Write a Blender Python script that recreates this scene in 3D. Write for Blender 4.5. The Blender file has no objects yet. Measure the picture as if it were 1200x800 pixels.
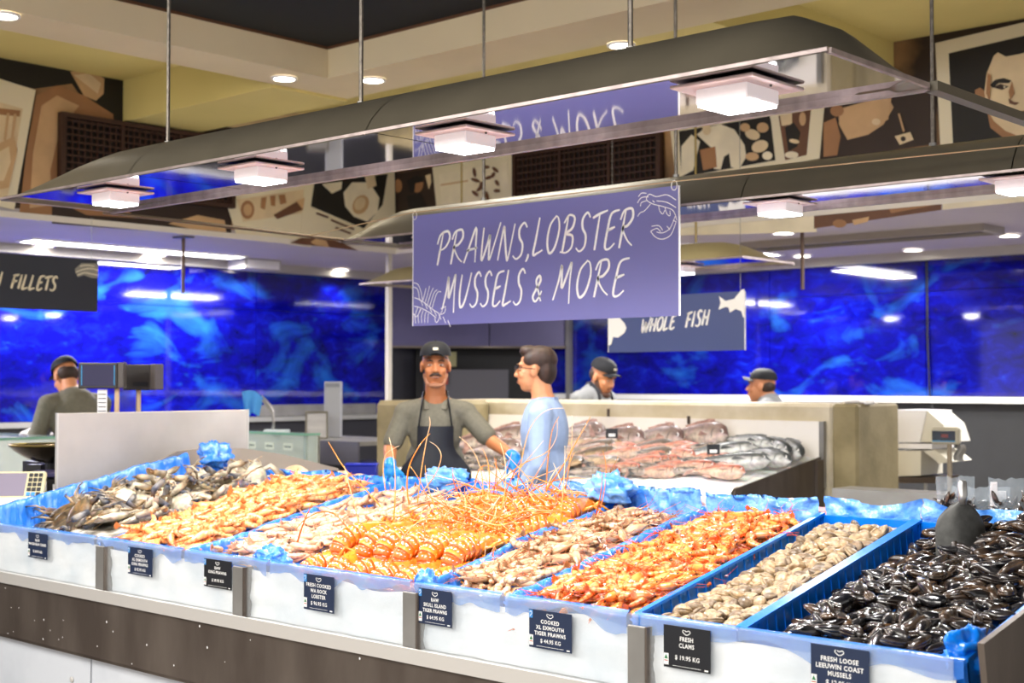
import bpy, bmesh, math, random
import numpy as np
from mathutils import Vector, Matrix, Euler, noise
R = math.radians
V = Vector
rnd = random.Random(7)
SC = bpy.context.scene
COL = SC.collection

# ------------------------------------------------------------------ camera
CAM = V((0, 0, 1.6)); FPX = 1610.0
YAW = math.atan2(1780, 1610); PITCH = math.atan(47 / FPX)
cr = V((math.sin(YAW), math.cos(YAW), 0))
cfh = V((-math.cos(YAW), math.sin(YAW), 0))
cf = (cfh * math.cos(PITCH) + V((0, 0, 1)) * math.sin(PITCH)).normalized()
cu = cr.cross(cf)
cd = bpy.data.cameras.new('camera'); co = bpy.data.objects.new('camera', cd); COL.objects.link(co)
co.matrix_world = Matrix((( cr.x, cu.x, -cf.x, CAM.x), (cr.y, cu.y, -cf.y, CAM.y), (cr.z, cu.z, -cf.z, CAM.z), (0, 0, 0, 1)))
cd.sensor_width = 36; cd.lens = FPX / 1200 * 36
cd.clip_start = 0.05; cd.clip_end = 60
cd.dof.use_dof = True; cd.dof.focus_distance = 4.1; cd.dof.aperture_fstop = 4.0
SC.camera = co

# ------------------------------------------------------------------ world, exposure
SC.view_settings.view_transform = 'Standard'; SC.view_settings.look = 'None'
SC.view_settings.exposure = 1.05; SC.view_settings.gamma = 1; SC.view_settings.use_curve_mapping = False
w = bpy.data.worlds.new('world'); SC.world = w; w.use_nodes = True
bg = w.node_tree.nodes['Background']; bg.inputs[0].default_value = (1.0, 0.97, 0.93, 1); bg.inputs[1].default_value = 0.42
SC.cycles.use_denoising = True
SC.cycles.max_bounces = 6; SC.cycles.diffuse_bounces = 3; SC.cycles.glossy_bounces = 4
SC.cycles.transparent_max_bounces = 12; SC.cycles.sample_clamp_indirect = 4.0
SC.cycles.caustics_reflective = False; SC.cycles.caustics_refractive = False


def area(name, loc, size, watts, color=(1, 1, 1), rot=(0, 0, 0), sy=None, parent=None, spread=None):
    l = bpy.data.lights.new(name, 'AREA'); l.energy = watts; l.color = color
    l.shape = 'RECTANGLE'; l.size = size; l.size_y = sy or size
    if spread: l.spread = spread
    o = bpy.data.objects.new(name, l); o.location = loc; o.rotation_euler = rot; COL.objects.link(o)
    if parent: o.parent = parent
    return o


# unseen fill lamps added below the hall ceiling to light the counter front
area('hall_ceiling_light', (-1.0, -1.2, 3.5), 3.0, 210, (1, 0.96, 0.9), (R(25), R(-12), 0))
area('hall_ceiling_light', (-5.2, -0.5, 3.5), 2.5, 130, (1, 0.96, 0.9), (R(30), 0, 0))
area('aisle_ceiling_light', (-5.0, 5.4, 3.35), 1.2, 14, (1, 0.93, 0.8), sy=0.6)  # bare area lamp over the aisle, with no fitting modelled


def at(px, py, x=None, y=None, z=None, d=None):
    """the point of the room seen at a pixel, on one of its planes"""
    q = cf + cr * ((px - 600) / FPX) - cu * ((py - 400) / FPX)
    if x is not None: t = (x - CAM.x) / q.x
    elif y is not None: t = (y - CAM.y) / q.y
    elif z is not None: t = (z - CAM.z) / q.z
    else: t = d
    return CAM + q * t


# ------------------------------------------------------------------ materials
def lin(h):
    if isinstance(h, str):
        c = [int(h[i:i + 2], 16) / 255 for i in (0, 2, 4)]
        return tuple(x / 12.92 if x <= .04045 else ((x + .055) / 1.055) ** 2.4 for x in c)
    return tuple(h)


MATS = {}
def mat(name, col, rough=.5, metal=0, var=0, vscale=8, bump=0, bscale=40, coat=0, emit=0, alpha=1, attr=False,
        col2=None, stretch=(1, 1, 1), rand=0, spec=.5, detail=4, contrast=(.35, .65), sss=0):
    """var/col2: noise mix of two colours; attr: colour attribute; rand: per-object brightness"""
    if name in MATS: return MATS[name]
    m = bpy.data.materials.new(name); m.use_nodes = True; nt = m.node_tree; N = nt.nodes; L = nt.links
    b = N['Principled BSDF']
    c = lin(col); b.inputs['Base Color'].default_value = (*c, 1)
    b.inputs['Roughness'].default_value = rough; b.inputs['Metallic'].default_value = metal
    b.inputs['Specular IOR Level'].default_value = spec
    b.inputs['Coat Weight'].default_value = coat; b.inputs['Coat Roughness'].default_value = .08
    if sss:
        b.inputs['Subsurface Weight'].default_value = sss; b.inputs['Subsurface Radius'].default_value = (.02, .01, .006); b.inputs['Subsurface Scale'].default_value = .5
    if emit:
        b.inputs['Emission Color'].default_value = (*c, 1); b.inputs['Emission Strength'].default_value = emit
    out = None
    tc = N.new('ShaderNodeTexCoord'); mp = N.new('ShaderNodeMapping'); mp.inputs['Scale'].default_value = stretch
    L.new(tc.outputs['Object'], mp.inputs['Vector'])
    if attr:
        a = N.new('ShaderNodeAttribute'); a.attribute_name = 'Col'; out = a.outputs['Color']
    if col2 is not None or var:
        n = N.new('ShaderNodeTexNoise'); n.inputs['Scale'].default_value = vscale; n.inputs['Detail'].default_value = detail
        L.new(mp.outputs['Vector'], n.inputs['Vector'])
        rp = N.new('ShaderNodeMapRange'); rp.inputs['From Min'].default_value = contrast[0]; rp.inputs['From Max'].default_value = contrast[1]
        L.new(n.outputs['Fac'], rp.inputs['Value'])
        mx = N.new('ShaderNodeMix'); mx.data_type = 'RGBA'
        L.new(rp.outputs['Result'], mx.inputs['Factor'])
        if out: L.new(out, mx.inputs['A'])
        else: mx.inputs['A'].default_value = (*c, 1)
        if col2 is not None: mx.inputs['B'].default_value = (*lin(col2), 1)
        else: mx.inputs['B'].default_value = (*[min(1, x * (1 - var)) for x in c], 1)
        if out and col2 is None:
            mx.blend_type = 'MULTIPLY'; mx.inputs['B'].default_value = (1 - var,) * 3 + (1,)
        out = mx.outputs['Result']
    if rand:
        oi = N.new('ShaderNodeObjectInfo'); mr = N.new('ShaderNodeMapRange')
        mr.inputs['To Min'].default_value = 1 - rand; mr.inputs['To Max'].default_value = 1 + rand * .6
        L.new(oi.outputs['Random'], mr.inputs['Value'])
        hs = N.new('ShaderNodeHueSaturation'); L.new(mr.outputs['Result'], hs.inputs['Value'])
        if out: L.new(out, hs.inputs['Color'])
        else: hs.inputs['Color'].default_value = (*c, 1)
        out = hs.outputs['Color']
    if out: L.new(out, b.inputs['Base Color'])
    if bump:
        n2 = N.new('ShaderNodeTexNoise'); n2.inputs['Scale'].default_value = bscale; n2.inputs['Detail'].default_value = 3
        L.new(mp.outputs['Vector'], n2.inputs['Vector'])
        bp = N.new('ShaderNodeBump'); bp.inputs['Strength'].default_value = bump; bp.inputs['Distance'].default_value = .01
        L.new(n2.outputs['Fac'], bp.inputs['Height']); L.new(bp.outputs['Normal'], b.inputs['Normal'])
    if alpha < 1:
        tr = N.new('ShaderNodeBsdfTransparent'); ms = N.new('ShaderNodeMixShader'); ms.inputs[0].default_value = alpha
        L.new(tr.outputs[0], ms.inputs[1]); L.new(b.outputs[0], ms.inputs[2]); L.new(ms.outputs[0], N['Material Output'].inputs['Surface'])
    MATS[name] = m
    return m


steel = mat('brushed_steel', 'B5B0AB', .32, 1, var=.25, vscale=3, stretch=(1, 1, 6), bump=.05, bscale=60)
steel_dark = mat('scuffed_dark_steel', '544A43', .42, .5, col2='7A7067', vscale=4, stretch=(1, 1, .35), contrast=(.4, .8), bump=.08, bscale=30)
steel_lip = mat('bright_steel_edge', 'D8D5D0', .35, .4)
steel_mid = mat('grey_steel_plate', '9A9894', .4, .55, var=.2, vscale=6)
mirror = mat('polished_steel', 'DAD5D8', .04, 1, bump=.02, bscale=3)
hood_skin = mat('hood_grey_enamel', '6E6758', .4, .15, var=.12, vscale=5)
hood_cream = mat('hood_cream_enamel', 'A59B78', .4, .1)
rail_mat = mat('rail_pale_metal', 'B9A9A6', .4, .6, var=.3, vscale=20)
white_p = mat('white_plastic', 'F2F0F0', .4)
black_p = mat('black_plastic', '15151A', .35)
dark_p = mat('charcoal_plastic', '34343A', .4)
cream_paint = mat('cream_paint', 'E2D2AE', .8, var=.06, vscale=2)
cream_paint_lit = mat('yellow_cream_paint', 'E0CF86', .8, var=.06, vscale=2)  # cream paint with the warm lamp light put into its colour
soffit_paint = mat('soffit_white_paint', 'BDB6BC', .6, var=.05, vscale=2)
black_ceil = mat('black_ceiling_paint', '05070B', .9)
floor_m = mat('floor_tile_grey', 'A09890', .5, var=.3, vscale=3)
marble = mat('white_marble_laminate', 'D9DEE6', .25, col2='B9C0CC', vscale=2.2, detail=8, contrast=(.5, .8))
concrete = mat('beige_concrete_shaded', '8F8260', .7, col2='6F6442', vscale=5, detail=8, contrast=(.4, .75), bump=.15, bscale=50)  # shade of the pier's side face put into this darker colour
conc_top = mat('beige_concrete_lit', 'CFC5AF', .6, col2='B8AB8D', vscale=5, detail=8)  # lighter copy of the same concrete, for the lit back wall
tile_white = mat('white_marble_splash', 'F1ECE6', .25, col2='DED6CC', vscale=3, detail=8, contrast=(.5, .8))
ice_m = mat('crushed_ice', 'E9EEF4', .25, col2='FFFFFF', vscale=30, bump=.6, bscale=70, sss=.3)
frost = mat('frosted_ice_face', 'D6DFE8', .5, col2='FFFFFF', vscale=6, detail=5, contrast=(.3, .7), bump=.25, bscale=40)
acryl = mat('clear_acrylic', 'E8F0F4', .06, 0, alpha=.16, spec=.7)
glass_m = mat('clear_glass', 'C8E0DC', .03, 0, alpha=.22, spec=.8)
glass_edge = mat('green_glass_edge', '6FA08C', .1, 0, spec=.8)
film_front = mat('blue_film_hem', '5FA2F2', .2, 0, col2='3C86EC', vscale=12, spec=.8, alpha=.62, bump=.5, bscale=20)
film = mat('blue_plastic_film', '2F84F0', .16, 0, col2='86BCFA', vscale=12, spec=.9, bump=1.0, bscale=24, stretch=(1.6, 2.6, .6), coat=.6, contrast=(.5, .78))  # pale streaks in the colour stand in for highlights on the wrinkles
film_pale = mat('pale_blue_film', '7FB4F0', .2, 0, col2='3F8BE8', vscale=12, spec=.8, bump=.9, bscale=30, coat=.4)
film_pink = mat('pale_pink_film', 'E9A7A0', .25, 0, col2='EFC4B8', vscale=9, bump=.4, bscale=25)
crate = mat('blue_crate_plastic', '0A7BE8', .3, 0, var=.12, vscale=12, stretch=(4, 4, 1), bump=.1, bscale=30)
navy = mat('navy_tag_card', '1B2B4A', .35)
black_card = mat('black_tag_card', '15181F', .35)
ink_white = mat('white_print', 'F4F4F2', .6)
ink_green = mat('green_print', '1F7A45', .6)
ink_red = mat('red_print', 'C0392B', .6)
ink_sky = mat('sky_print', '3E8FD8', .6)
sign_blue = mat('sign_blue_board', '6A69A6', .45, 0)
sign_slate = mat('sign_slate_board', '4A5684', .4)
sign_dark = mat('sign_charcoal_board', '1E2230', .5)
rod_m = mat('threaded_rod', '8A8278', .45, .7, var=.4, vscale=60)
brass_m = mat('brass_rod', '8E7B4A', .4, .8)
lamp_face = mat('lamp_diffuser', (1, .97, 1), .4, emit=14)
lamp_side = mat('lamp_housing_white', 'FBF2F4', .4, emit=.12)
down_e = mat('downlight_lens', (1, .93, .78), .4, emit=14)
strip_e = mat('strip_light_lens', (1, .97, .92), .4, emit=9)
flange_m = mat('lamp_flange_pale', 'EFD5D2', .35, .2)


# blue glass wall panels with a printed shoal
def blue_glass():
    m = bpy.data.materials.new('printed_blue_glass'); m.use_nodes = True; nt = m.node_tree; N = nt.nodes; L = nt.links
    b = N['Principled BSDF']; b.inputs['Roughness'].default_value = .05; b.inputs['Specular IOR Level'].default_value = .6
    b.inputs['Coat Weight'].default_value = .3
    tc = N.new('ShaderNodeTexCoord'); mp = N.new('ShaderNodeMapping'); mp.inputs['Scale'].default_value = (1, 1, 1.7); mp.inputs['Rotation'].default_value = (R(18), R(22), 0)
    L.new(tc.outputs['Object'], mp.inputs['Vector'])
    big = N.new('ShaderNodeTexNoise'); big.inputs['Scale'].default_value = 1.1; big.inputs['Detail'].default_value = 2
    sm = N.new('ShaderNodeTexNoise'); sm.inputs['Scale'].default_value = 6.0; sm.inputs['Detail'].default_value = 5; sm.inputs['Distortion'].default_value = .6; sm.inputs['Roughness'].default_value = .6
    hi = N.new('ShaderNodeTexNoise'); hi.inputs['Scale'].default_value = 1.7; hi.inputs['Detail'].default_value = 4; hi.inputs['Distortion'].default_value = .9
    for n in (big, sm, hi): L.new(mp.outputs['Vector'], n.inputs['Vector'])
    r1 = N.new('ShaderNodeValToRGB'); e = r1.color_ramp.elements
    e[0].position = .32; e[0].color = (.001, .001, .035, 1); e[1].position = .72; e[1].color = (.012, .06, .55, 1)
    k = e.new(.52); k.color = (.002, .002, .22, 1)
    k = e.new(.62); k.color = (.003, .008, .38, 1)
    ad = N.new('ShaderNodeMix'); ad.data_type = 'FLOAT'; ad.inputs['Factor'].default_value = .62
    L.new(big.outputs['Fac'], ad.inputs['A']); L.new(sm.outputs['Fac'], ad.inputs['B']); L.new(ad.outputs['Result'], r1.inputs['Fac'])
    r2 = N.new('ShaderNodeMapRange'); r2.inputs['From Min'].default_value = .54; r2.inputs['From Max'].default_value = .88; L.new(hi.outputs['Fac'], r2.inputs['Value'])
    mx = N.new('ShaderNodeMix'); mx.data_type = 'RGBA'; L.new(r2.outputs['Result'], mx.inputs['Factor']); L.new(r1.outputs['Color'], mx.inputs['A']); mx.inputs['B'].default_value = (.02, .16, .6, 1)
    L.new(mx.outputs['Result'], b.inputs['Base Color'])
    return m


blue_m = blue_glass()
sepia_wall = mat('sepia_mural_print', '2A1A10', .6, col2='B98F63', vscale=1.3, detail=5, contrast=(.42, .66))
grille_m = mat('brown_grille_timber', '3A2014', .6)
grille_dark = mat('grille_void', '0E0705', .9)
photo_white = mat('photo_paper', 'E3D8BC', .6)
sep = {k: mat('sepia_' + k, c, .6, var=.15, vscale=5) for k, c in dict(black='120D0A', dark='2E1D14', brown='6B4630', mid='A4764F', tan='CDA77C', light='E2CBA4', pale='EFE3C8').items()}


# ------------------------------------------------------------------ mesh helpers
class MB:
    def __init__(s): s.v = []; s.f = []; s.m = []; s.c = []; s.mi = 0; s.col = (1, 1, 1)
    def add(s, vs, fs, cols=None):
        o = len(s.v); s.v += [tuple(p) for p in vs]; s.f += [tuple(i + o for i in f) for f in fs]; s.m += [s.mi] * len(fs)
        s.c += list(cols) if cols else [s.col] * len(vs)
        return s
    def box(s, a, b, M=None, bev=0):
        x0, x1 = sorted((a[0], b[0])); y0, y1 = sorted((a[1], b[1])); z0, z1 = sorted((a[2], b[2]))
        if bev:
            e = bev; vs = []; 
            # chamfered box: 24 vertices
            for (X, sx) in ((x0, 1), (x1, -1)):
                for (Y, sy) in ((y0, 1), (y1, -1)):
                    for (Z, sz) in ((z0, 1), (z1, -1)):
                        vs += [V((X, Y + sy * e, Z + sz * e)), V((X + sx * e, Y, Z + sz * e)), V((X + sx * e, Y + sy * e, Z))]
            bm = bmesh.new(); [bm.verts.new(p) for p in vs]; r = bmesh.ops.convex_hull(bm, input=bm.verts)
            bmesh.ops.dissolve_limit(bm, angle_limit=.01, verts=bm.verts, edges=bm.edges)
            bm.verts.index_update(); vs = [v.co.copy() for v in bm.verts]; fs = [[v.index for v in f.verts] for f in bm.faces]; bm.free()
        else:
            vs = [V((x, y, z)) for x in (x0, x1) for y in (y0, y1) for z in (z0, z1)]
            fs = [(0, 1, 3, 2), (4, 6, 7, 5), (0, 4, 5, 1), (2, 3, 7, 6), (0, 2, 6, 4), (1, 5, 7, 3)]
        if M is not None: vs = [M @ p for p in vs]
        return s.add(vs, fs)
    def prism(s, poly, d, off=None):
        """extrude a 3-D polygon by the vector d"""
        poly = [V(p) for p in poly]; d = V(d); n = len(poly)
        vs = poly + [p + d for p in poly]
        return s.add(vs, [tuple(range(n))[::-1], tuple(range(n, 2 * n))] + [(i, (i + 1) % n, n + (i + 1) % n, n + i) for i in range(n)])
    def tube(s, pts, r, n=6, cols=None, caps=True):
        pts = [V(p) for p in pts]; k = len(pts); rr = r if isinstance(r, (list, tuple)) else [r] * k
        vs = []; cc = []; pu = None
        for i, p in enumerate(pts):
            t = (pts[min(i + 1, k - 1)] - pts[max(i - 1, 0)])
            t = t.normalized() if t.length > 1e-9 else V((0, 0, 1))
            if pu is None:
                a = V((0, 0, 1)) if abs(t.z) < .9 else V((1, 0, 0)); pu = (a - t * a.dot(t)).normalized()
            else:
                pu = pu - t * pu.dot(t); pu = pu.normalized() if pu.length > 1e-6 else t.orthogonal().normalized()
            w2 = t.cross(pu); q = rr[i]; rw, rh = q if isinstance(q, tuple) else (q, q)
            for j in range(n):
                a = 2 * math.pi * j / n; vs.append(p + w2 * (math.cos(a) * rw) + pu * (math.sin(a) * rh))
                cc.append(cols[i] if cols else s.col)
        fs = [(i * n + j, i * n + (j + 1) % n, (i + 1) * n + (j + 1) % n, (i + 1) * n + j) for i in range(k - 1) for j in range(n)]
        if caps: fs += [tuple(range(n))[::-1], tuple((k - 1) * n + j for j in range(n))]
        return s.add(vs, fs, cc)
    def sphere(s, c, r, n=8, m=6, M=None):
        rx, ry, rz = (r, r, r) if isinstance(r, (int, float)) else r
        vs = [V((0, 0, rz))]; 
        for i in range(1, m):
            a = math.pi * i / m
            for j in range(n):
                b = 2 * math.pi * j / n; vs.append(V((rx * math.sin(a) * math.cos(b), ry * math.sin(a) * math.sin(b), rz * math.cos(a))))
        vs.append(V((0, 0, -rz))); L = len(vs) - 1
        fs = [(0, 1 + j, 1 + (j + 1) % n) for j in range(n)]
        for i in range(m - 2):
            for j in range(n): a = 1 + i * n + j; b = 1 + i * n + (j + 1) % n; fs.append((a, a + n, b + n, b))
        fs += [(L, L - n + (j + 1) % n, L - n + j) for j in range(n)]
        vs = [(M @ p if M else p) + V(c) for p in vs]
        return s.add(vs, fs)
    def grid(s, fn, nu, nv, colfn=None):
        vs = [fn(i / (nu - 1), j / (nv - 1)) for j in range(nv) for i in range(nu)]
        cc = [colfn(i / (nu - 1), j / (nv - 1)) for j in range(nv) for i in range(nu)] if colfn else None
        return s.add(vs, [(j * nu + i, j * nu + i + 1, (j + 1) * nu + i + 1, (j + 1) * nu + i) for j in range(nv - 1) for i in range(nu - 1)], cc)
    def mesh(s, name, mats, smooth=False):
        me = bpy.data.meshes.new(name); me.from_pydata(s.v, [], s.f); 
        mats = mats if isinstance(mats, (list, tuple)) else [mats]
        for m in mats: me.materials.append(m)
        if len(mats) > 1: me.polygons.foreach_set('material_index', s.m)
        if any(c != (1, 1, 1) for c in s.c):
            a = me.color_attributes.new('Col', 'FLOAT_COLOR', 'POINT')
            a.data.foreach_set('color', [x for c in s.c for x in (*c, 1)])
        if smooth: me.polygons.foreach_set('use_smooth', [True] * len(me.polygons))
        me.update(); return me
    def obj(s, name, mats, parent=None, smooth=False, **k):
        return link(name, s.mesh(name, mats, smooth), parent, **k)


def link(name, me, parent=None, **k):
    o = bpy.data.objects.new(name, me); COL.objects.link(o)
    if parent: o.parent = parent
    for a, b in k.items(): o[a] = b
    return o


def thing(name, label, cat, loc=(0, 0, 0), rz=0, group=None):
    o = bpy.data.objects.new(name, None); COL.objects.link(o); o.location = loc; o.rotation_euler = (0, 0, rz)
    o.empty_display_size = .05
    o['label'] = label; o['category'] = cat
    if group: o['group'] = group
    return o


def tag(o, label, cat, group=None, kind=None):
    o['label'] = label; o['category'] = cat
    if group: o['group'] = group
    if kind: o['kind'] = kind
    return o


def struct(name, mb, m, smooth=False, parent=None, **k):
    o = mb.obj(name, m, parent, smooth, **k)
    if parent is None: o['kind'] = 'structure'
    return o


KIDS = {}
def dup(root, M, label=None, group=None, pick=None):
    """copy a thing with its parts (no bpy.ops)"""
    c = root.copy(); COL.objects.link(c); c.matrix_world = M
    for ch in KIDS.get(root.name, []):
        if pick and not pick(ch): continue
        d = ch.copy(); COL.objects.link(d); d.parent = c
    if label: c['label'] = label
    if group: c['group'] = group
    return c


def cr_spline(pts, k=6):
    pts = [V(p) for p in pts]; out = []
    P_ = [pts[0]] + pts + [pts[-1]]
    for i in range(1, len(P_) - 2):
        a, b, c, d = P_[i - 1:i + 3]
        for j in range(k):
            t = j / k; out.append(.5 * ((2 * b) + (c - a) * t + (2 * a - 5 * b + 4 * c - d) * t * t + (-a + 3 * b - 3 * c + d) * t ** 3))
    out.append(pts[-1]); return out


def ss(a, b, x):
    t = min(1, max(0, (x - a) / (b - a))); return t * t * (3 - 2 * t)


# ------------------------------------------------------------------ lettering
def text(name, body, size, M, m, parent, align='CENTER', shear=0, sx=1, spacing=1.0, bold=0):
    cu_ = bpy.data.curves.new('t', 'FONT'); cu_.body = body; cu_.size = size; cu_.align_x = align; cu_.align_y = 'CENTER'
    cu_.shear = shear; cu_.space_character = spacing; cu_.resolution_u = 2; cu_.offset = bold
    o = bpy.data.objects.new('t', cu_); me = bpy.data.meshes.new_from_object(o); bpy.data.objects.remove(o)
    me.transform(M @ Matrix.Diagonal((sx, 1, 1, 1))); me.materials.clear(); me.materials.append(m); me.name = name
    return link(name, me, parent)


# brush capitals: polylines in a cell 1 high
GL = {
 'P': (.5, [[(.12, 0), (.2, .95)], [(0, .62), (.1, .9), (.4, .98), (.52, .78), (.38, .52), (.12, .42)]]),
 'R': (.55, [[(.1, 0), (.18, .95)], [(.02, .72), (.12, .94), (.4, .98), (.48, .76), (.32, .56), (.14, .5), (.36, .2), (.58, .04)]]),
 'A': (.5, [[(0, 0), (.16, .5), (.34, 1), (.42, .5), (.48, 0)], [(.06, .36), (.5, .42)]]),
 'W': (.66, [[(.06, .98), (.08, .45), (.14, .03), (.3, .5), (.36, .75), (.4, .3), (.46, .04), (.62, .6), (.74, 1.08)]]),
 'N': (.52, [[(.04, 0), (.12, .92), (.2, .7), (.38, .1), (.46, .05), (.56, 1)]]),
 'S': (.42, [[(.44, .86), (.3, 1), (.14, .84), (.18, .6), (.34, .4), (.34, .12), (.16, .0), (0, .1)]]),
 ',': (.16, [[(.08, .12), (.08, .02), (.02, -.1)]]),
 'L': (.42, [[(.14, 1), (.08, .4), (.04, .02), (.2, .04), (.42, .12)]]),
 'O': (.5, [[(.28, .98), (.08, .76), (.04, .34), (.18, .02), (.38, .16), (.48, .6), (.4, .92), (.26, 1)]]),
 'B': (.52, [[(.1, .02), (.18, .96)], [(.04, .78), (.2, .98), (.44, .9), (.4, .64), (.18, .5), (.44, .42), (.46, .14), (.26, .0), (0, .03)]]),
 'T': (.4, [[(.22, 0), (.26, .9)], [(0, .84), (.25, .93), (.56, 1.0)]]),
 'E': (.44, [[(.5, .98), (.2, .9), (.12, .5), (.1, .06), (.26, .0), (.46, .14)], [(.12, .48), (.4, .56)]]),
 'M': (.68, [[(0, -.02), (.12, .5), (.16, .92), (.22, .6), (.28, .3), (.42, .7), (.52, .98), (.54, .5), (.62, -.14)]]),
 'U': (.5, [[(.06, .96), (.04, .4), (.14, .02), (.32, .14), (.46, .6), (.54, 1)]]),
 '&': (.46, [[(.46, .0), (.26, .4), (.12, .72), (.24, .88), (.32, .7), (.16, .4), (.06, .16), (.2, .0), (.36, .16), (.44, .36)]]),
 ' ': (.34, []),
 'H': (.54, [[(.06, 0), (.14, .98)], [(.42, 0), (.5, .98)], [(.08, .46), (.5, .54)]]),
 'F': (.44, [[(.1, 0), (.18, .94)], [(.08, .86), (.5, .98)], [(.12, .48), (.42, .54)]]),
 'I': (.2, [[(.06, 0), (.14, .98)]]),
}


def brush(name, txt, h, wd, M, m, parent, lean=.12, gap=.12, drift=0, sx=1.0, W=None):
    """M maps (x right, y up) on the board to the room"""
    mb = MB(); x = 0
    tot = sum(GL[c][0] + gap for c in txt)
    if W: sx = W / (tot * h)
    for ci, c in enumerate(txt):
        adv, strokes = GL[c]
        for st in strokes:
            pts = cr_spline([((x - tot / 2 + p[0] + lean * p[1]) * h * sx, (p[1] - .5) * h + drift * (x - tot / 2) * h, 0) for p in st], 5)
            ribbon(mb, pts, wd, M, taper=True)
        x += adv + gap
    return mb.obj(name, m, parent)


def ribbon(mb, pts, wd, M, taper=False, z=0):
    vs = []; k = len(pts)
    for i, p in enumerate(pts):
        t = (pts[min(i + 1, k - 1)] - pts[max(i - 1, 0)]); t.z = 0
        t = t.normalized() if t.length else V((1, 0, 0)); n = V((-t.y, t.x, 0))
        w2 = wd * (.5 if not taper else (.34 + .22 * math.sin(math.pi * min(1, (i + 1) / k * 1.1))))
        vs += [M @ (p + n * w2 + V((0, 0, z))), M @ (p - n * w2 + V((0, 0, z)))]
    mb.add(vs, [(2 * i, 2 * i + 1, 2 * i + 3, 2 * i + 2) for i in range(k - 1)])


def frame(o, xdir, ydir):
    x = V(xdir).normalized(); y = V(ydir).normalized(); z = x.cross(y)
    return Matrix(((x.x, y.x, z.x, o[0]), (x.y, y.y, z.y, o[1]), (x.z, y.z, z.z, o[2]), (0, 0, 0, 1)))

# ================================================================== THE SETTING
LX, RY, SZ, TZ = -8.25, 7.7, 2.65, 3.66      # mural planes, soffit height, ceiling height
BX, BY = -9.9, 10.5                          # blue glass walls
s = MB(); s.box((-12, -4, -.05), (4, 12, 0)); struct('floor', s, floor_m)
s = MB(); s.box((BX - .2, -2, 0), (BX - .02, BY + .2, SZ + .1)); struct('wall_left', s, dark_p)
s = MB(); s.box((BX - .02, BY + .02, 0), (3.0, BY + .2, SZ + .1)); struct('wall_back', s, mat('charcoal_wall', '2F3032', .6, var=.1))
# soffit over the work areas and the mural walls above it
s = MB(); s.box((BX, -2, SZ), (LX, BY, SZ + .06)); s.box((LX, RY, SZ), (3, BY, SZ + .06)); struct('ceiling_soffit', s, soffit_paint)
s = MB(); s.box((LX - .1, -2, SZ + .06), (LX, RY + .1, TZ)); wl = struct('wall_upper_left', s, sepia_wall)
s = MB(); s.box((LX, RY, SZ + .06), (3, RY + .1, TZ)); wr = struct('wall_upper_back', s, sepia_wall)
s = MB(); s.box((LX - .005, -2, SZ - .005), (LX + .02, RY - .02, SZ + .035)); s.box((LX, RY - .02, SZ - .005), (3, RY + .005, SZ + .035)); struct('trim_1', s, mat('trim_white', 'E4DDD4', .5))
s = MB(); s.box((BX, -2, SZ - .07), (BX + .1, BY, SZ)); s.box((BX, BY - .1, SZ - .07), (3, BY, SZ)); struct('trim_2', s, mat('trim_grey', 'B4AFAA', .5))
s = MB(); s.box((-8.33, 7.66, 0), (-8.292, 7.70, SZ)); struct('trim_3', s, mat('trim_post', 'C9C2B4', .5))
# coffered ceiling
s = MB(); s.box((LX, -2, TZ), (-6.25, RY, TZ + .1)); s.box((-6.25, 5.28, TZ), (3, RY, TZ + .1)); struct('ceiling', s, cream_paint_lit)
s = MB(); s.box((-6.25, -2, 3.585), (3, 5.28, 3.66)); struct('ceiling_black_void', s, black_ceil)
s = MB(); s.box((-6.62, -2, 3.4), (-6.25, 5.75, TZ)); s.box((-6.25, 5.28, 3.4), (3, 5.75, TZ)); struct('trim_4', s, cream_paint)
s = MB(); s.box((LX, 5.15, 3.38), (-6.62, 5.75, TZ)); struct('trim_5', s, cream_paint_lit)
s = MB(); s.box((-4.45, 5.75, 3.4), (-3.84, RY, TZ)); struct('trim_6', s, cream_paint_lit)
s = MB(); s.box((-6.255, -2, 3.57), (-6.24, 5.285, 3.59)); s.box((-6.25, 5.27, 3.57), (3, 5.285, 3.59)); struct('trim_7', s, mat('trim_brown_edge', '5A3A22', .6))

# blue glass panels, one by one
gw = thing('blue_glass_wall', 'glossy blue glass panels printed with a shoal of fish behind the left counters', 'wall panel', (0, 0, 0))
ys = [-2, 0.2, 2.6, 4.3, at(299, 400, x=BX).y, 9.1]
for a, b in zip(ys[:-1], ys[1:]):
    for z0, z1 in ((1.29, 2.235), (2.24, 2.58)):
        m_ = MB(); m_.box((BX, a + .003, z0), (BX + .014, b - .003, z1)); m_.obj('glass_panel', blue_m, gw)
gw2 = thing('blue_glass_wall', 'glossy blue glass panels printed with a shoal of fish on the back wall', 'wall panel', (0, 0, 0))
xs = [-9.0, at(903, 400, y=BY).x, at(1086, 400, y=BY).x, -2.2, 0, 3]
for a, b in zip(xs[:-1], xs[1:]):
    for z0, z1 in ((1.485, 2.33), (2.335, 2.58)):
        m_ = MB(); m_.box((a + .003, BY - .014, z0), (b - .003, BY, z1)); m_.obj('glass_panel', blue_m, gw2)
s = MB(); s.box((-9.0, BY - .06, 1.43), (3, BY + .01, 1.48)); struct('trim_8', s, mat('trim_sill_white', 'E6E6E4', .4))
s = MB(); s.box((BX, -2, 1.245), (BX + .06, 9.1, 1.285)); struct('trim_9', s, mat('trim_sill_grey', '9A9A98', .4))
m_ = MB(); m_.box((BX + .015, at(300, 480, x=BX).y, 1.29), (BX + .05, at(437, 480, x=BX).y, 1.37 + .02)); tag(m_.obj('bench_upstand', steel_mid), 'grey steel upstand strip along the foot of the left blue glass', 'panel')
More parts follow.
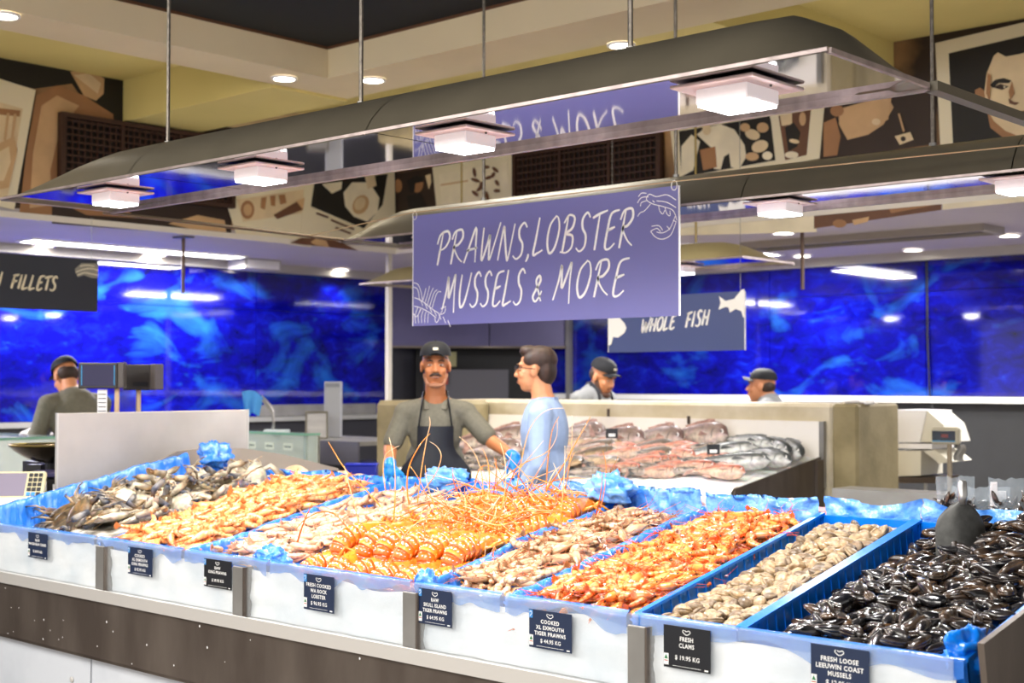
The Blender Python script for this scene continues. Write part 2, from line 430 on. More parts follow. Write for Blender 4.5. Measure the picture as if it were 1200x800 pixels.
tag(MB().tube([at(1086, 305, y=BY - .03), at(1087, 400, y=BY - .03), at(1090, 470, y=BY - .03), at(1096, 488, y=BY - .05)], .008, 5).obj('power_cable', black_p), 'black cable running down the back blue glass wall', 'cable')

# kitchen hood across the far corner
hd = thing('corner_hood', 'purple grey steel hood across the far corner between the blue walls', 'hood', (0, 0, 0))
A_, B_ = V((BX + .02, 9.15, 0)), V((-8.72, BY - .02, 0)); C_ = V((BX + .02, BY - .02, 0))
up = lambda p, z: V((p.x, p.y, z))
M_hood = mat('hood_purple_steel', '4A4668', .35, .5, var=.2, vscale=2)
mid = A_.lerp(B_, .55)
m_ = MB(); m_.prism([up(A_, 1.95), up(mid, 1.95), up(C_, 1.95)], (0, 0, SZ - 1.95)); m_.obj('hood_panel', M_hood, hd)
m_ = MB(); m_.prism([up(mid, 1.95) + V((.006, .006, 0)), up(B_, 1.95), up(C_, 1.95)], (0, 0, SZ - 1.95)); m_.obj('hood_panel', M_hood, hd)
m_ = MB(); m_.prism([up(A_, 1.93) + V((.03, -.03, 0)), up(B_, 1.93) + V((.03, -.03, 0)), up(C_, 1.93)], (0, 0, .02)); m_.obj('hood_lip', steel_dark, hd)
q = V((-.25, .25, 0))
m_ = MB(); m_.prism([up(A_ + V((0, .35, 0)), 0), up(B_ + V((-.35, 0, 0)), 0), up(C_, 0)], (0, 0, 1.93)); s_ = m_.obj('alcove_panel', mat('alcove_black', '0C0C10', .7), hd)
m_ = MB(); m_.prism([up(B_, 0), up(B_ + V((.05, 0, 0)), 0), up(B_ + V((.05, -.05, 0)), 0), up(B_ + V((0, -.05, 0)), 0)], (0, 0, SZ)); m_.obj('post', steel_mid, hd)


# ------------------------------------------------------------------ murals
def poster(wall, name, items, parent, base):
    kw = dict(x=LX) if wall == 'L' else dict(y=RY)
    nrm = V((1, 0, 0)) if wall == 'L' else V((0, -1, 0))
    mb = MB(); mats = []
    for i, (c, poly) in enumerate(items):
        if sep[c] not in mats: mats.append(sep[c])
        mb.mi = mats.index(sep[c])
        pts = [at(px, py, **kw) + nrm * (base + .0016 * i) for px, py in poly]
        mb.prism(pts, nrm * .0012)
    return mb.obj(name, mats, parent)


def ell(cx, cy, rx, ry, rot=0, n=14):
    c, s_ = math.cos(R(rot)), math.sin(R(rot))
    return [(cx + rx * math.cos(2 * math.pi * i / n) * c - ry * math.sin(2 * math.pi * i / n) * s_, cy + rx * math.cos(2 * math.pi * i / n) * s_ + ry * math.sin(2 * math.pi * i / n) * c) for i in range(n)]


sep['paper'] = photo_white
mu = thing('photo_mural', 'sepia collage mural on the upper left wall, with oysters and a hand', 'mural', (0, 0, 0))
poster('L', 'backdrop_print', [('black', [(-40, 58), (145, 92), (145, 146), (108, 132), (84, 98), (40, 104), (-40, 84)]),
    ('tan', [(82, 84), (104, 82), (122, 92), (121, 110), (112, 118), (98, 112)]), ('light', [(86, 88), (104, 86), (118, 98), (114, 110)]),
    ('mid', [(42, 112), (66, 100), (98, 112), (132, 134), (134, 170), (96, 196), (66, 252), (22, 250), (30, 180)]),
    ('tan', [(48, 124), (66, 112), (92, 124), (70, 150), (58, 200), (60, 240), (34, 244), (38, 180)]),
    ('dark', [(60, 240), (92, 214), (150, 216), (270, 232), (270, 278), (60, 262)]),
    ('mid', [(84, 244), (110, 232), (140, 240), (160, 256), (100, 252)]), ('tan', [(196, 262), (230, 252), (262, 258), (264, 272), (220, 268)])], mu, .001)
poster('L', 'photo_print', [('paper', [(-30, 84), (40, 106), (15, 246), (-30, 236)]), ('light', [(-30, 112), (25, 128), (6, 236), (-30, 230)]),
    ('mid', [(-30, 124), (22, 130), (21, 137), (-30, 132)]), ('tan', [(6, 133), (9, 133), (5, 165), (2, 165)]), ('tan', [(14, 134), (17, 134), (13, 168), (10, 168)]),
    ('tan', [(-10, 172), (14, 160), (18, 176), (8, 220), (-20, 226)]), ('light', [(-10, 182), (8, 172), (10, 190), (2, 212), (-16, 214)])], mu, .018)
poster('L', 'photo_print', [('paper', [(260, 228), (368, 212), (363, 290), (276, 278)]), ('light', [(276, 234), (354, 222), (352, 250), (283, 260)]),
    ('mid', ell(288, 246, 8, 11)), ('tan', ell(288, 246, 5, 7)), ('mid', [(304, 232), (310, 231), (308, 246), (303, 244)]), ('mid', [(314, 230), (320, 229), (320, 242), (315, 241)]),
    ('mid', [(324, 229), (331, 228), (333, 238), (326, 240)]), ('brown', [(318, 252), (346, 236), (352, 246), (322, 257)]), ('tan', [(344, 236), (354, 232), (352, 246)])], mu, .018)
poster('L', 'photo_print', [('paper', [(355, 206), (460, 194), (462, 292), (350, 278)]), ('black', [(366, 214), (452, 204), (446, 240), (424, 268), (362, 242)]),
    ('pale', [(400, 226), (410, 214), (430, 214), (442, 232), (440, 248), (428, 260), (412, 254), (402, 242)]), ('tan', ell(420, 240, 9, 12, 30)), ('light', ell(419, 239, 6, 8, 30)),
    ('pale', [(374, 216), (398, 213), (397, 222), (386, 227)]), ('light', [(424, 206), (436, 206), (438, 218), (428, 222)]),
    ('brown', [(368, 249), (382, 254), (381, 256), (367, 251)]), ('brown', [(385, 257), (412, 268), (411, 270), (384, 259)]), ('brown', [(390, 266), (408, 273), (407, 275), (389, 268)]),
    ('brown', [(336, 285), (350, 279), (380, 279), (398, 285), (416, 294), (380, 290)]), ('tan', [(360, 284), (366, 280), (378, 282), (382, 290), (366, 288)])], mu, .022)
poster('L', 'photo_print', [('light', [(150, 138), (330, 112), (400, 100), (400, 130), (300, 152)]), ('dark', [(240, 140), (280, 128), (330, 124), (332, 128), (290, 142)]), ('mid', [(300, 124), (340, 116), (342, 120), (310, 130)])], mu, .004)


def grille(kw, nrm, pts, parent_label):
    """timber louvre: frame bars and a lattice of slats; pts: tl tr br bl in pixels on the wall"""
    P4 = [at(*p, **kw) for p in pts]
    zt = (P4[0].z + P4[1].z) / 2; zb = (P4[2].z + P4[3].z) / 2
    a = P4[0]; b = P4[1]; ax = (V((b.x, b.y, 0)) - V((a.x, a.y, 0))); Ln = ax.length; ax.normalize()
    t = thing('air_grille', parent_label, 'grille', (a.x, a.y, zb))
    M = frame((0, 0, 0), ax, (0, 0, 1)); sg = 1 if (ax.cross(V((0, 0, 1)))).dot(nrm) > 0 else -1
    H_ = zt - zb; e = .03
    def bar(name, x0, y0, x1, y1, d0, d1, m): MB().box((x0, y0, sg * d0), (x1, y1, sg * d1), M).obj(name, m, t)
    bar('backing', 0, 0, Ln, H_, .022, .03, grille_dark)
    for n_, (x0, y0, x1, y1) in enumerate(((0, 0, Ln, e), (0, H_ - e, Ln, H_), (0, e, e, H_ - e), (Ln - e, e, Ln, H_ - e))): bar('frame_bar', x0, y0, x1, y1, .02, .07, grille_m)
    k = 3
    for i in range(1, k): bar('mullion', Ln * i / k - .012, e, Ln * i / k + .012, H_ - e, .03, .06, grille_m)
    nz = int(H_ / .045)
    for i in range(1, nz): bar('slat', e, H_ * i / nz - .006, Ln - e, H_ * i / nz + .006, .032, .052, grille_m)
    mb = MB(); nx = int(Ln / .045)
    for i in range(1, nx): mb.box((Ln * i / nx - .004, e, sg * .03), (Ln * i / nx + .004, H_ - e, sg * .05), M)
    mb.obj('lattice', grille_m, t, kind='stuff')


grille(dict(x=LX), V((1, 0, 0)), [(66, 131), (270, 165), (270, 266), (66, 198)], 'long brown louvred air grille on the upper left wall')
grille(dict(y=RY), V((0, -1, 0)), [(607, 182), (780, 154), (780, 214), (608, 238)], 'brown louvred air grille on the upper wall above the large sign')
mu2 = thing('photo_mural', 'sepia collage mural on the upper back wall, ending in a man\'s portrait', 'mural', (0, 0, 0))
poster('R', 'photo_print', [('dark', [(464, 204), (510, 196), (514, 262), (464, 268)]), ('mid', ell(491, 217, 6, 9, 15)), ('black', [(478, 212), (488, 206), (497, 208), (497, 213), (488, 215), (487, 224), (482, 226)]),
    ('black', [(478, 230), (494, 226), (506, 250), (482, 254)]), ('light', [(500, 206), (506, 204), (507, 214), (504, 222)]), ('mid', ell(468, 218, 5, 8))], mu2, .008)
poster('R', 'photo_print', [('paper', [(508, 196), (604, 180), (609, 240), (514, 254)]), ('pale', [(516, 204), (596, 190), (600, 232), (520, 246)]), ('tan', [(518, 216), (550, 211), (550, 213), (518, 218)])]
    + [('brown', ell(572 + 14 * math.sin(i * 2.3), 196 + i * 3.1, 4 + (i % 3), 2.2, i * 40, 7)) for i in range(12)], mu2, .012)
poster('R', 'photo_print', [('paper', [(786, 148), (912, 128), (922, 192), (794, 214)]), ('black', [(797, 154), (904, 136), (910, 188), (800, 208)]),
    ('pale', [(818, 158), (828, 150), (846, 146), (862, 152), (874, 170), (876, 184), (868, 198), (858, 196), (856, 180), (850, 184), (846, 199), (838, 198), (838, 176)]),
    ('pale', [(800, 172), (812, 158), (822, 166), (814, 200), (800, 207)]), ('mid', [(822, 176), (840, 172), (842, 196), (826, 200)]), ('light', ell(830, 152, 5, 7)),
    ('light', ell(884, 158, 9, 6, 20)), ('tan', ell(896, 150, 7, 6)), ('light', ell(893, 172, 10, 7, -20)), ('tan', ell(884, 184, 8, 5)), ('pale', ell(902, 183, 6, 5)), ('tan', ell(876, 150, 6, 5))], mu2, .012)
poster('R', 'photo_print', [('paper', [(902, 130), (968, 121), (962, 186), (918, 194)]), ('brown', [(914, 136), (952, 129), (947, 182), (922, 188)]), ('light', [(916, 136), (930, 133), (930, 146), (918, 148)]),
    ('black', [(922, 150), (932, 144), (940, 156), (936, 172), (926, 178)]), ('light', ell(933, 166, 6, 2.5, 10)), ('pale', ell(930, 182, 8, 4)), ('tan', ell(943, 140, 4, 8))], mu2, .016)
poster('R', 'photo_print', [('dark', [(968, 122), (1046, 108), (1096, 98), (1098, 168), (962, 190)]), ('tan', [(984, 128), (1040, 112), (1048, 126), (1036, 146), (1018, 158), (994, 164), (984, 146)]),
    ('mid', [(966, 144), (980, 138), (986, 160), (982, 182), (966, 184)]), ('mid', ell(982, 130, 8, 7)), ('tan', [(1036, 118), (1046, 114), (1042, 140), (1030, 148), (1026, 142)]), ('light', ell(1028, 143, 5, 4)),
    ('light', [(1050, 160), (1068, 155), (1072, 164), (1056, 170)]), ('dark', ell(1060, 163, 3, 3)), ('tan', [(1054, 134), (1056, 133), (1062, 154), (1060, 155)])], mu2, .006)
poster('R', 'portrait_print', [('paper', [(1097, 51), (1225, 21), (1225, 190), (1104, 190)]), ('black', [(1113, 63), (1225, 37), (1225, 190), (1119, 190)]),
    ('mid', [(1150, 124), (1144, 116), (1144, 106), (1150, 103), (1156, 108), (1157, 126)]), ('light', [(1166, 66), (1171, 62), (1180, 67), (1196, 64), (1225, 56), (1225, 168), (1180, 158), (1166, 146), (1158, 130), (1155, 108), (1158, 86)]),
    ('mid', [(1158, 128), (1166, 142), (1180, 154), (1200, 162), (1180, 164), (1162, 150)]), ('black', [(1162, 100), (1168, 94), (1178, 92), (1187, 95), (1184, 98), (1172, 98), (1165, 104)]),
    ('dark', [(1165, 103), (1174, 99), (1184, 102), (1176, 106)]), ('pale', ell(1179, 102.5, 1.2, 1.2, 0, 6)), ('mid', [(1188, 96), (1191, 110), (1186, 118), (1184, 108)]),
    ('brown', [(1184, 116), (1190, 120), (1197, 121), (1192, 124), (1185, 122)]), ('brown', [(1181, 137), (1200, 131), (1212, 130), (1200, 134), (1184, 139)]), ('mid', [(1160, 86), (1164, 90), (1162, 120), (1158, 110)])], mu2, .012)
poster('R', 'photo_print', [('pale', [(790, 255), (955, 232), (958, 272), (790, 276)]), ('brown', [(955, 236), (1106, 214), (1104, 246), (955, 268)]), ('mid', ell(985, 262, 8, 5)), ('tan', [(1000, 258), (1020, 254), (1018, 260), (1002, 264)]),
    ('mid', [(1040, 240), (1100, 232), (1100, 240), (1046, 250)]), ('pale', [(1106, 214), (1230, 196), (1230, 234), (1106, 246)])], mu2, .009)
poster('R', 'photo_print', [('paper', [(514, 262), (790, 222), (790, 278), (520, 290)])], mu2, .003)


# ------------------------------------------------------------------ ceiling lamps
def downlight(name, loc, r, label, watts, group, warm=(1, .86, .62), spot=True):
    t = thing(name, label, 'light', loc, 0, group)
    mb = MB(); n = 20
    ring = lambda rr, z: [V((rr * math.cos(2 * math.pi * i / n), rr * math.sin(2 * math.pi * i / n), z)) for i in range(n)]
    vs = ring(r * 1.25, 0) + ring(r * 1.22, -.012) + ring(r, -.012) + ring(r * .95, 0.0)
    mb.add(vs, [(k * n + i, k * n + (i + 1) % n, (k + 1) * n + (i + 1) % n, (k + 1) * n + i) for k in range(3) for i in range(n)]); mb.obj('bezel', white_p, t)
    mb = MB(); mb.add(ring(r, -.004), [tuple(range(n))]); mb.obj('lens', down_e, t)
    if spot:
        l = bpy.data.lights.new('lamp', 'SPOT'); l.energy = watts; l.color = warm; l.spot_size = R(120); l.spot_blend = .7; l.shadow_soft_size = r
        o = bpy.data.objects.new('lamp', l); o.location = (0, 0, -.03); COL.objects.link(o); o.parent = t


for i, (px, py, lb) in enumerate([(5, 17, 'round ceiling downlight in the cream bulkhead at the upper left corner'), (333, 91, 'round ceiling downlight in the bulkhead, left of the coffer corner'),
        (437, 93, 'round ceiling downlight in the bulkhead, right of the coffer corner'), (728, 52, 'round ceiling downlight above the large hanging canopy')]):
    downlight('ceiling_downlight', at(px, py, z=3.398), .062, lb, 26, 'downlights in the coffered ceiling')
for px, py, lb in [(52, 287, 'small soffit downlight above the fillets sign'), (120, 305, 'small soffit downlight right of the fillets sign'), (173, 298, 'small soffit downlight left of the hanging pole at left'),
        (281, 308, 'small soffit downlight right of the grey soffit box'), (378, 317, 'small soffit downlight nearest the far corner post')]:
    p = at(px, py, z=SZ - .002); p.x = max(p.x, BX + .15); downlight('soffit_downlight', p, .07, lb, 14, 'downlights in the left soffit', (1, .95, .9))
for px, py, lb in [(918, 272, 'small soffit downlight left of the ceiling pole over the whole fish sign'), (940, 299, 'small soffit downlight behind the ceiling pole'), (1070, 292, 'small soffit downlight below the long soffit vent'),
        (1183, 275, 'small soffit downlight at the right edge of the picture')]:
    p = at(px, py, z=SZ - .002); p.y = min(p.y, BY - .25); downlight('soffit_downlight', p, .07, lb, 14, 'downlights in the back soffit', (1, .95, .9))
# strip lights set into the soffit
def strip(a, b, w_, label, watts, M_rot):
    t = thing('strip_light', label, 'light', ((a.x + b.x) / 2, (a.y + b.y) / 2, SZ - .002)); L_ = (b - a).length
    ang = math.atan2(b.y - a.y, b.x - a.x); t.rotation_euler = (0, 0, ang)
    m_ = MB()
    for x0, x1, y0, y1 in ((-L_ / 2 - .02, L_ / 2 + .02, -w_ / 2 - .02, -w_ / 2), (-L_ / 2 - .02, L_ / 2 + .02, w_ / 2, w_ / 2 + .02), (-L_ / 2 - .02, -L_ / 2, -w_ / 2, w_ / 2), (L_ / 2, L_ / 2 + .02, -w_ / 2, w_ / 2)):
        m_.box((x0, y0, -.012), (x1, y1, 0))
    m_.obj('frame', white_p, t)
    MB().box((-L_ / 2, -w_ / 2, -.008), (L_ / 2, w_ / 2, 0)).obj('diffuser', strip_e, t)
    area('lamp', (0, 0, -.05), L_, watts, (1, .97, .94), sy=w_, parent=t)
strip(V((-6.05, 8.65, 0)), V((-6.05, 9.85, 0)), .26, 'long strip light in the back soffit above the whole fish sign', 55, 0)
strip(V((-9.45, 5.1, 0)), V((-9.45, 7.0, 0)), .22, 'long strip light in the left soffit right of the fillets sign', 60, 0)
strip(V((-9.45, 2.0, 0)), V((-9.45, 3.9, 0)), .22, 'long strip light in the left soffit beyond the left picture edge', 60, 0)
strip(V((-3.4, 9.0, 0)), V((-2.0, 9.0, 0)), .26, 'long strip light in the back soffit beyond the right picture edge', 60, 0)
# long air vent
vt = thing('soffit_vent', 'long grey slatted air vent in the back soffit', 'vent', (-4.72, 9.0, SZ), 0)
m_ = MB()
m_.box((-.95, -.17, -.05), (.95, -.13, 0)); m_.box((-.95, .13, -.05), (.95, .17, 0)); m_.box((-.95, -.13, -.05), (-.9, .13, 0)); m_.box((.9, -.13, -.05), (.95, .13, 0)); m_.obj('frame', mat('vent_beige', '9E968C', .6), vt)
MB().box((-.9, -.13, -.004), (.9, .13, 0)).obj('backing', mat('vent_dark', '3A3634', .8), vt)
for i in range(5): MB().box((-.9, -.11 + i * .05, -.035), (.9, -.095 + i * .05, -.006)).obj('slat', mat('vent_slat', '6E6862', .6), vt)
# poles hanging from the soffit, grey soffit box
for px, py, z0, lb in ((215, 277, 2.24, 'thin ceiling pole with a flange plate over the left blue wall'), (940, 264, 2.22, 'thin brown ceiling pole with a flange plate over the back blue wall')):
    p = at(px, py, z=SZ); t = thing('ceiling_pole', lb, 'pole', p)
    MB().box((-.07, -.045, -.012), (.07, .045, 0)).obj('flange_plate', hood_skin, t); MB().tube([(0, 0, -.01), (0, 0, z0 - SZ)], .013, 8).obj('pole', mat('pole_bronze', '6A5648', .45, .5), t)
t = thing('soffit_box', 'pale grey box under the left soffit beside a strip light', 'box', (-9.6, 7.3, SZ - .09))
MB().box((-.12, -.2, -.0), (.12, .2, .09), bev=.01).obj('housing', mat('soffit_box_grey', 'B9B4B0', .5), t); MB().box((.12, -.17, .01), (.124, .17, .08)).obj('cover', white_p, t)


# ------------------------------------------------------------------ canopies
def canopy(label, X0, X1, R0, R1, Yn, Yr, Yf, zb, zr, seams, skin, group, rails=True):
    """hipped light canopy; skin from near eave over the ridge to the far eave, mirror underneath"""
    t = thing('light_canopy', label, 'canopy', ((X0 + X1) / 2, Yr, zb), 0, group); o = t.location.copy()
    N_ = 10
    def sec(X):
        if X < R0: k = math.sin(math.pi / 2 * max(0, (X - X0) / (R0 - X0))) ** .8
        elif X > R1: k = math.sin(math.pi / 2 * max(0, (X1 - X) / (X1 - R1))) ** .8
        else: k = 1
        out = []
        for i in range(N_ + 1):
            f = i / N_
            if f <= .6: g = f / .6; y = Yn + (Yr - Yn) * (1 - math.cos(g * math.pi / 2)) ** 1.0 * .35 + (Yr - Yn) * g * .65; z = zb + (zr - zb) * k * math.sin(g * math.pi / 2) ** .9
            else: g = (f - .6) / .4; y = Yr + (Yf - Yr) * g; z = zb + (zr - zb) * k * math.cos(g * math.pi / 2) ** .9
            out.append(V((X, y, z)) - o)
        return out
    cuts = [X0] + seams + [X1]
    for a, b in zip(cuts[:-1], cuts[1:]):
        n = max(2, int((b - a) / .1)); mb = MB(); e = .0025
        secs = [sec(a + e + (b - a - 2 * e) * i / n) for i in range(n + 1)]
        vs = [p for s_ in secs for p in s_]; W = N_ + 1
        top = [(i * W + j, i * W + j + 1, (i + 1) * W + j + 1, (i + 1) * W + j) for i in range(n) for j in range(N_)]
        nn = len(vs); vs2 = [p - V((0, 0, .006)) for p in vs]
        bot = [tuple(q + nn for q in f)[::-1] for f in top]
        mb.add(vs + vs2, top + bot); mb.obj('shell_panel', skin, t, smooth=True)
    for a, b in zip(cuts[:-1], cuts[1:]):
        mb = MB(); mb.box(V((a + .004, Yn + .012, zb + .006)) - o, V((b - .004, Yf - .012, zb + .01)) - o); mb.obj('mirror_panel', mirror, t)
    MB().box(V((X0, Yn, zb - .003)) - o, V((X1, Yn + .010, zb + .006)) - o).obj('eave_rail', rail_mat, t)
    MB().box(V((X0, Yf - .012, zb - .012)) - o, V((X1, Yf + .010, zb + .006)) - o).obj('eave_rail', rail_mat, t)
    for X in (X0, X1): MB().box(V((X - .006, Yn + .010, zb - .006)) - o, V((X + .006, Yf - .012, zb + .006)) - o).obj('end_rail', rail_mat, t)
    return t


def lamp_box(X, Y, z, label, group, watts, s_=.11):
    t = thing('canopy_lamp', label, 'lamp', (X, Y, z), 0, group)
    MB().box((-s_, -s_, -.012), (s_, s_, -.004), bev=.002).obj('flange', flange_m, t)
    MB().box((-s_ * .62, -s_ * .62, -.05), (s_ * .62, s_ * .62, -.012), bev=.003).obj('housing', lamp_side, t)
    MB().box((-s_ * .58, -s_ * .58, -.056), (s_ * .58, s_ * .58, -.05)).obj('diffuser', lamp_face, t)
    for sx in (-1, 1): MB().sphere((sx * s_ * .8, 0, -.014), .004, 6, 4).obj('screw', steel_dark, t)
    area('lamp', (0, 0, -.075), s_ * 1.1, watts, (1, .97, .95), parent=t)


CZ = 2.33
canopy('long grey light canopy with mirrored underside hanging over the front seafood trays', -5.2, -1.5, -4.52, -1.74, 2.69, 2.95, 3.2, CZ, 2.492, [-4.28, -3.02], hood_skin, 'mirrored light canopies over the seafood island')
canopy('grey light canopy with mirrored underside behind the large blue sign', -5.45, -.6, -5.05, -.8, 4.68, 4.86, 5.12, CZ, 2.482, [-4.2, -3.0, -1.9], hood_skin, 'mirrored light canopies over the seafood island')
canopy('cream light canopy above the whole fish table', -7.85, -4.45, -7.6, -4.82, 6.95, 7.25, 7.55, 2.34, 2.475, [-6.1], hood_cream, None)
for i, (X, lb) in enumerate([(-4.675, 'white box lamp under the front canopy, first from the left, over the crab tray'), (-3.77, 'white box lamp under the front canopy, second from the left'), (-2.80, 'white box lamp under the front canopy, above the left end of the large sign'), (-1.86, 'largest white box lamp under the front canopy, nearest at the right')]):
    lamp_box(X, 2.89, CZ + .005, lb, 'lamps under the front canopy', 11, .105 if i < 3 else .12)
for X, lb in [(-4.9, 'glowing box lamp under the rear canopy at its left end'), (-3.93, 'glowing box lamp under the rear canopy behind the large sign'), (-2.945, 'glowing box lamp under the rear canopy, right of the large sign'), (-1.95, 'glowing box lamp under the rear canopy at the right picture edge')]:
    lamp_box(X, 4.89, CZ + .005, lb, 'lamps under the rear canopy', 7)
for X, lb in [(-6.9, 'left'), (-6.0, 'middle'), (-5.1, 'right')]:
    lamp_box(X, 7.25, 2.345, 'white box lamp under the cream canopy over the fish table, ' + lb + ' of three', 'lamps under the cream canopy', 5)

# hanging rods
for px, cy, zt, nm, m__, lb in [(197, 2.95, 2.49, 0, rod_m, 'threaded rod holding the left part of the front canopy'), (423, 2.95, 2.49, 0, rod_m, 'threaded rod holding the middle of the front canopy'),
        (739, 2.95, 2.49, 0, rod_m, 'threaded rod holding the right part of the front canopy'), (567, 4.86, 2.48, 0, rod_m, 'dark threaded rod down to the rear canopy, left of the largest sign letters'),
        (792, 4.86, 2.48, 0, rod_m, 'dark threaded rod down to the rear canopy at the right end of the large sign'), (1093, 4.86, 2.48, 0, rod_m, 'threaded rod down to the rear canopy beside the portrait'),
        (541, 7.25, 2.47, 1, brass_m, 'brass coloured rod down to the cream canopy, left one'), (815, 7.25, 2.47, 1, brass_m, 'brass coloured rod down to the cream canopy, right one')]:
    p = at(px, 140, y=cy); ztop = 3.585 if p.y < 5.2 else (TZ if p.y < RY else SZ)
    t = thing('hanging_rod', lb, 'rod', (p.x, p.y, zt), 0)
    MB().tube([(0, 0, 0), (0, 0, ztop - zt)], .0075, 6).obj('rod', m__, t); MB().tube([(0, 0, 0), (0, 0, .014)], .014, 6).obj('nut', steel_mid, t)
    MB().tube([(0, 0, ztop - zt - .01), (0, 0, ztop - zt)], .022, 8).obj('ceiling_plate', steel_mid, t)
# cross bars between the canopies and the sign wire
tag(MB().tube([(-5.27, 3.2, CZ), (-5.42, 4.7, CZ + .005)], .009, 6).obj('cross_bar', mat('bar_bronze', '6B5A48', .5, .6)), 'thin bronze bar linking the left ends of the two canopies', 'bar')
tag(MB().box((-1.515, 3.2, CZ - .012), (-1.48, 4.68, CZ + .012)).obj('cross_bar', hood_skin), 'flat grey bar linking the right ends of the two canopies', 'bar')
SY = 4.45
wy = [V((-5.385, SY, 2.335)), V((-4.66, SY, 2.392)), V((-3.14, SY, 2.392)), V((-1.2, SY + .2, 2.40))]
tag(MB().tube([(-5.39, 4.36, 2.335), (-5.385, SY, 2.338)] + wy[1:], .0028, 5).obj('hanging_wire', mat('wire_tan', 'B79C7A', .5, .3)), 'tan wire stretched above the large blue sign along the rear canopy', 'wire')

# ------------------------------------------------------------------ signs
def board(name, label, M, W, H_, m, edge=None, group=None):
    t = thing(name, label, 'sign', M.translation, 0, group)
    M0 = M.copy(); M0.translation = (0, 0, 0)
    MB().box((-W / 2, -H_ / 2, -.006), (W / 2, H_ / 2, 0), M0).obj('board', m, t)
    if edge:
        for x in (-W / 2 - .002, W / 2 - .001): MB().box((x, -H_ / 2, -.007), (x + .004, H_ / 2, .001), M0).obj('edge_strip', edge, t)
    return t, M0 @ Matrix.Translation((0, 0, .0018))


MS = frame((-3.894, SY, 2.117), (1, 0, 0.0), (0, 0, 1)); SW, SH = 1.512, .515
t, MM = board('hanging_sign', 'large blue hanging sign reading PRAWNS, LOBSTER, MUSSELS & MORE', MS, SW, SH, sign_blue, ink_white)
for word, cx_, cy_, w__, h__ in (('PRAWNS,', -.31, .095, .60, .155), ('LOBSTER', .262, .108, .55, .16), ('MUSSELS', -.31, -.105, .50, .155), ('&', .015, -.11, .07, .125), ('MORE', .30, -.09, .39, .155)):
    brush('lettering', word, h__, .0105, MM @ Matrix.Translation((cx_, cy_, 0)), ink_white, t, lean=.2, gap=.12, W=w__)


def strokes(name, parent, M, lines, wd, m=ink_white, sm=4):
    mb = MB()
    for ln in lines: ribbon(mb, cr_spline([(x, y, 0) for x, y in ln], sm), wd, M)
    return mb.obj(name, m, parent)


# printed lobster, lower left corner
LB = []
for i in range(7): LB.append([(-.705 + .03 * i, -.135 - .017 * i), (-.688 + .03 * i, -.165 - .017 * i)])
LB += [[(-.745, -.125), (-.70, -.14), (-.62, -.185), (-.58, -.205)], [(-.745, -.165), (-.70, -.175), (-.64, -.20), (-.60, -.225)], [(-.57, -.18), (-.56, -.19), (-.575, -.21), (-.585, -.235), (-.60, -.245), (-.61, -.225)],
       [(-.555, -.18), (-.54, -.175), (-.545, -.2), (-.57, -.21)], [(-.75, -.055), (-.72, -.065), (-.70, -.10), (-.69, -.14)], [(-.75, -.075), (-.725, -.085), (-.715, -.11), (-.71, -.14)],
       [(-.75, -.2), (-.73, -.215), (-.71, -.195), (-.70, -.18)]]
for i in range(5): LB += [[(-.69 + .016 * i, -.145 - .008 * i), (-.675 + .02 * i, -.11), (-.668 + .025 * i, -.075 - .01 * abs(i - 1))], [(-.72 + .018 * i, -.17 - .008 * i), (-.74 + .022 * i, -.21), (-.735 + .02 * i, -.245)]]
strokes('lobster_drawing', t, MM, LB, .0035)
# printed prawn, upper right corner
PW = [[(.745, .20), (.70, .225), (.65, .222), (.615, .235), (.60, .215), (.63, .195), (.68, .18), (.73, .16), (.748, .12)], [(.60, .24), (.575, .243), (.56, .23)], [(.61, .225), (.575, .225), (.555, .205)], [(.60, .21), (.575, .205), (.57, .19)],
      [(.62, .195), (.59, .17), (.57, .165), (.555, .15)], [(.745, .17), (.70, .195), (.65, .205)], [(.66, .188), (.665, .165), (.68, .15), (.69, .165)], [(.69, .178), (.70, .15), (.715, .14), (.715, .16)],
      [(.74, .135), (.715, .09), (.68, .075), (.65, .08)], [(.745, .115), (.72, .065), (.68, .05), (.645, .06), (.62, .085)], [(.62, .085), (.65, .095), (.67, .08)], [(.625, .105), (.66, .105), (.68, .085)],
      [(.73, .12), (.745, .115)], [(.70, .1), (.715, .085)], [(.63, .208), (.64, .2)]]
strokes('prawn_drawing', t, MM, PW, .0035)
for x in (-.745, .735):
    pts = [V((x + .014 * math.cos(a * .7), 0, SH / 2 + .002 + .02 * math.sin(a * .7))) for a in range(10)]
    MB().tube(pts, .0022, 5, caps=False).obj('hook_ring', steel_lip, t)

WF0, WF1 = at(713, 412, y=6.86), at(872.5, 342, y=6.86)
Wc = (WF0 + WF1) / 2
t, MM = board('hanging_sign', 'slate blue hanging sign reading WHOLE FISH', frame(Wc, (1, 0, 0), (0, 0, 1)), WF1.x - WF0.x, WF1.z - WF0.z + .01, sign_slate, ink_white, 'small signs hung from the soffit')
brush('lettering', 'WHOLE', .085, .0135, MM @ Matrix.Translation((-.12, .0, 0)), ink_white, t, lean=.2, gap=.1, drift=.08)
brush('lettering', 'FISH', .095, .0135, MM @ Matrix.Translation((.17, .025, 0)), ink_white, t, lean=.2, gap=.12, drift=.08, sx=.9)
mb = MB(); hw = (WF1.x - WF0.x) / 2
mb.prism([MM @ V(p) for p in [(-hw, .10, 0), (-hw + .02, .08, 0), (-hw + .03, .07, 0), (-hw + .08, .055, 0), (-hw + .13, .01, 0), (-hw + .145, -.02, 0), (-hw + .13, -.05, 0), (-hw + .08, -.08, 0), (-hw + .04, -.075, 0), (-hw + .025, -.12, 0), (-hw, -.13, 0)]], (0, -.001, 0)); mb.obj('fish_head_drawing', ink_white, t)
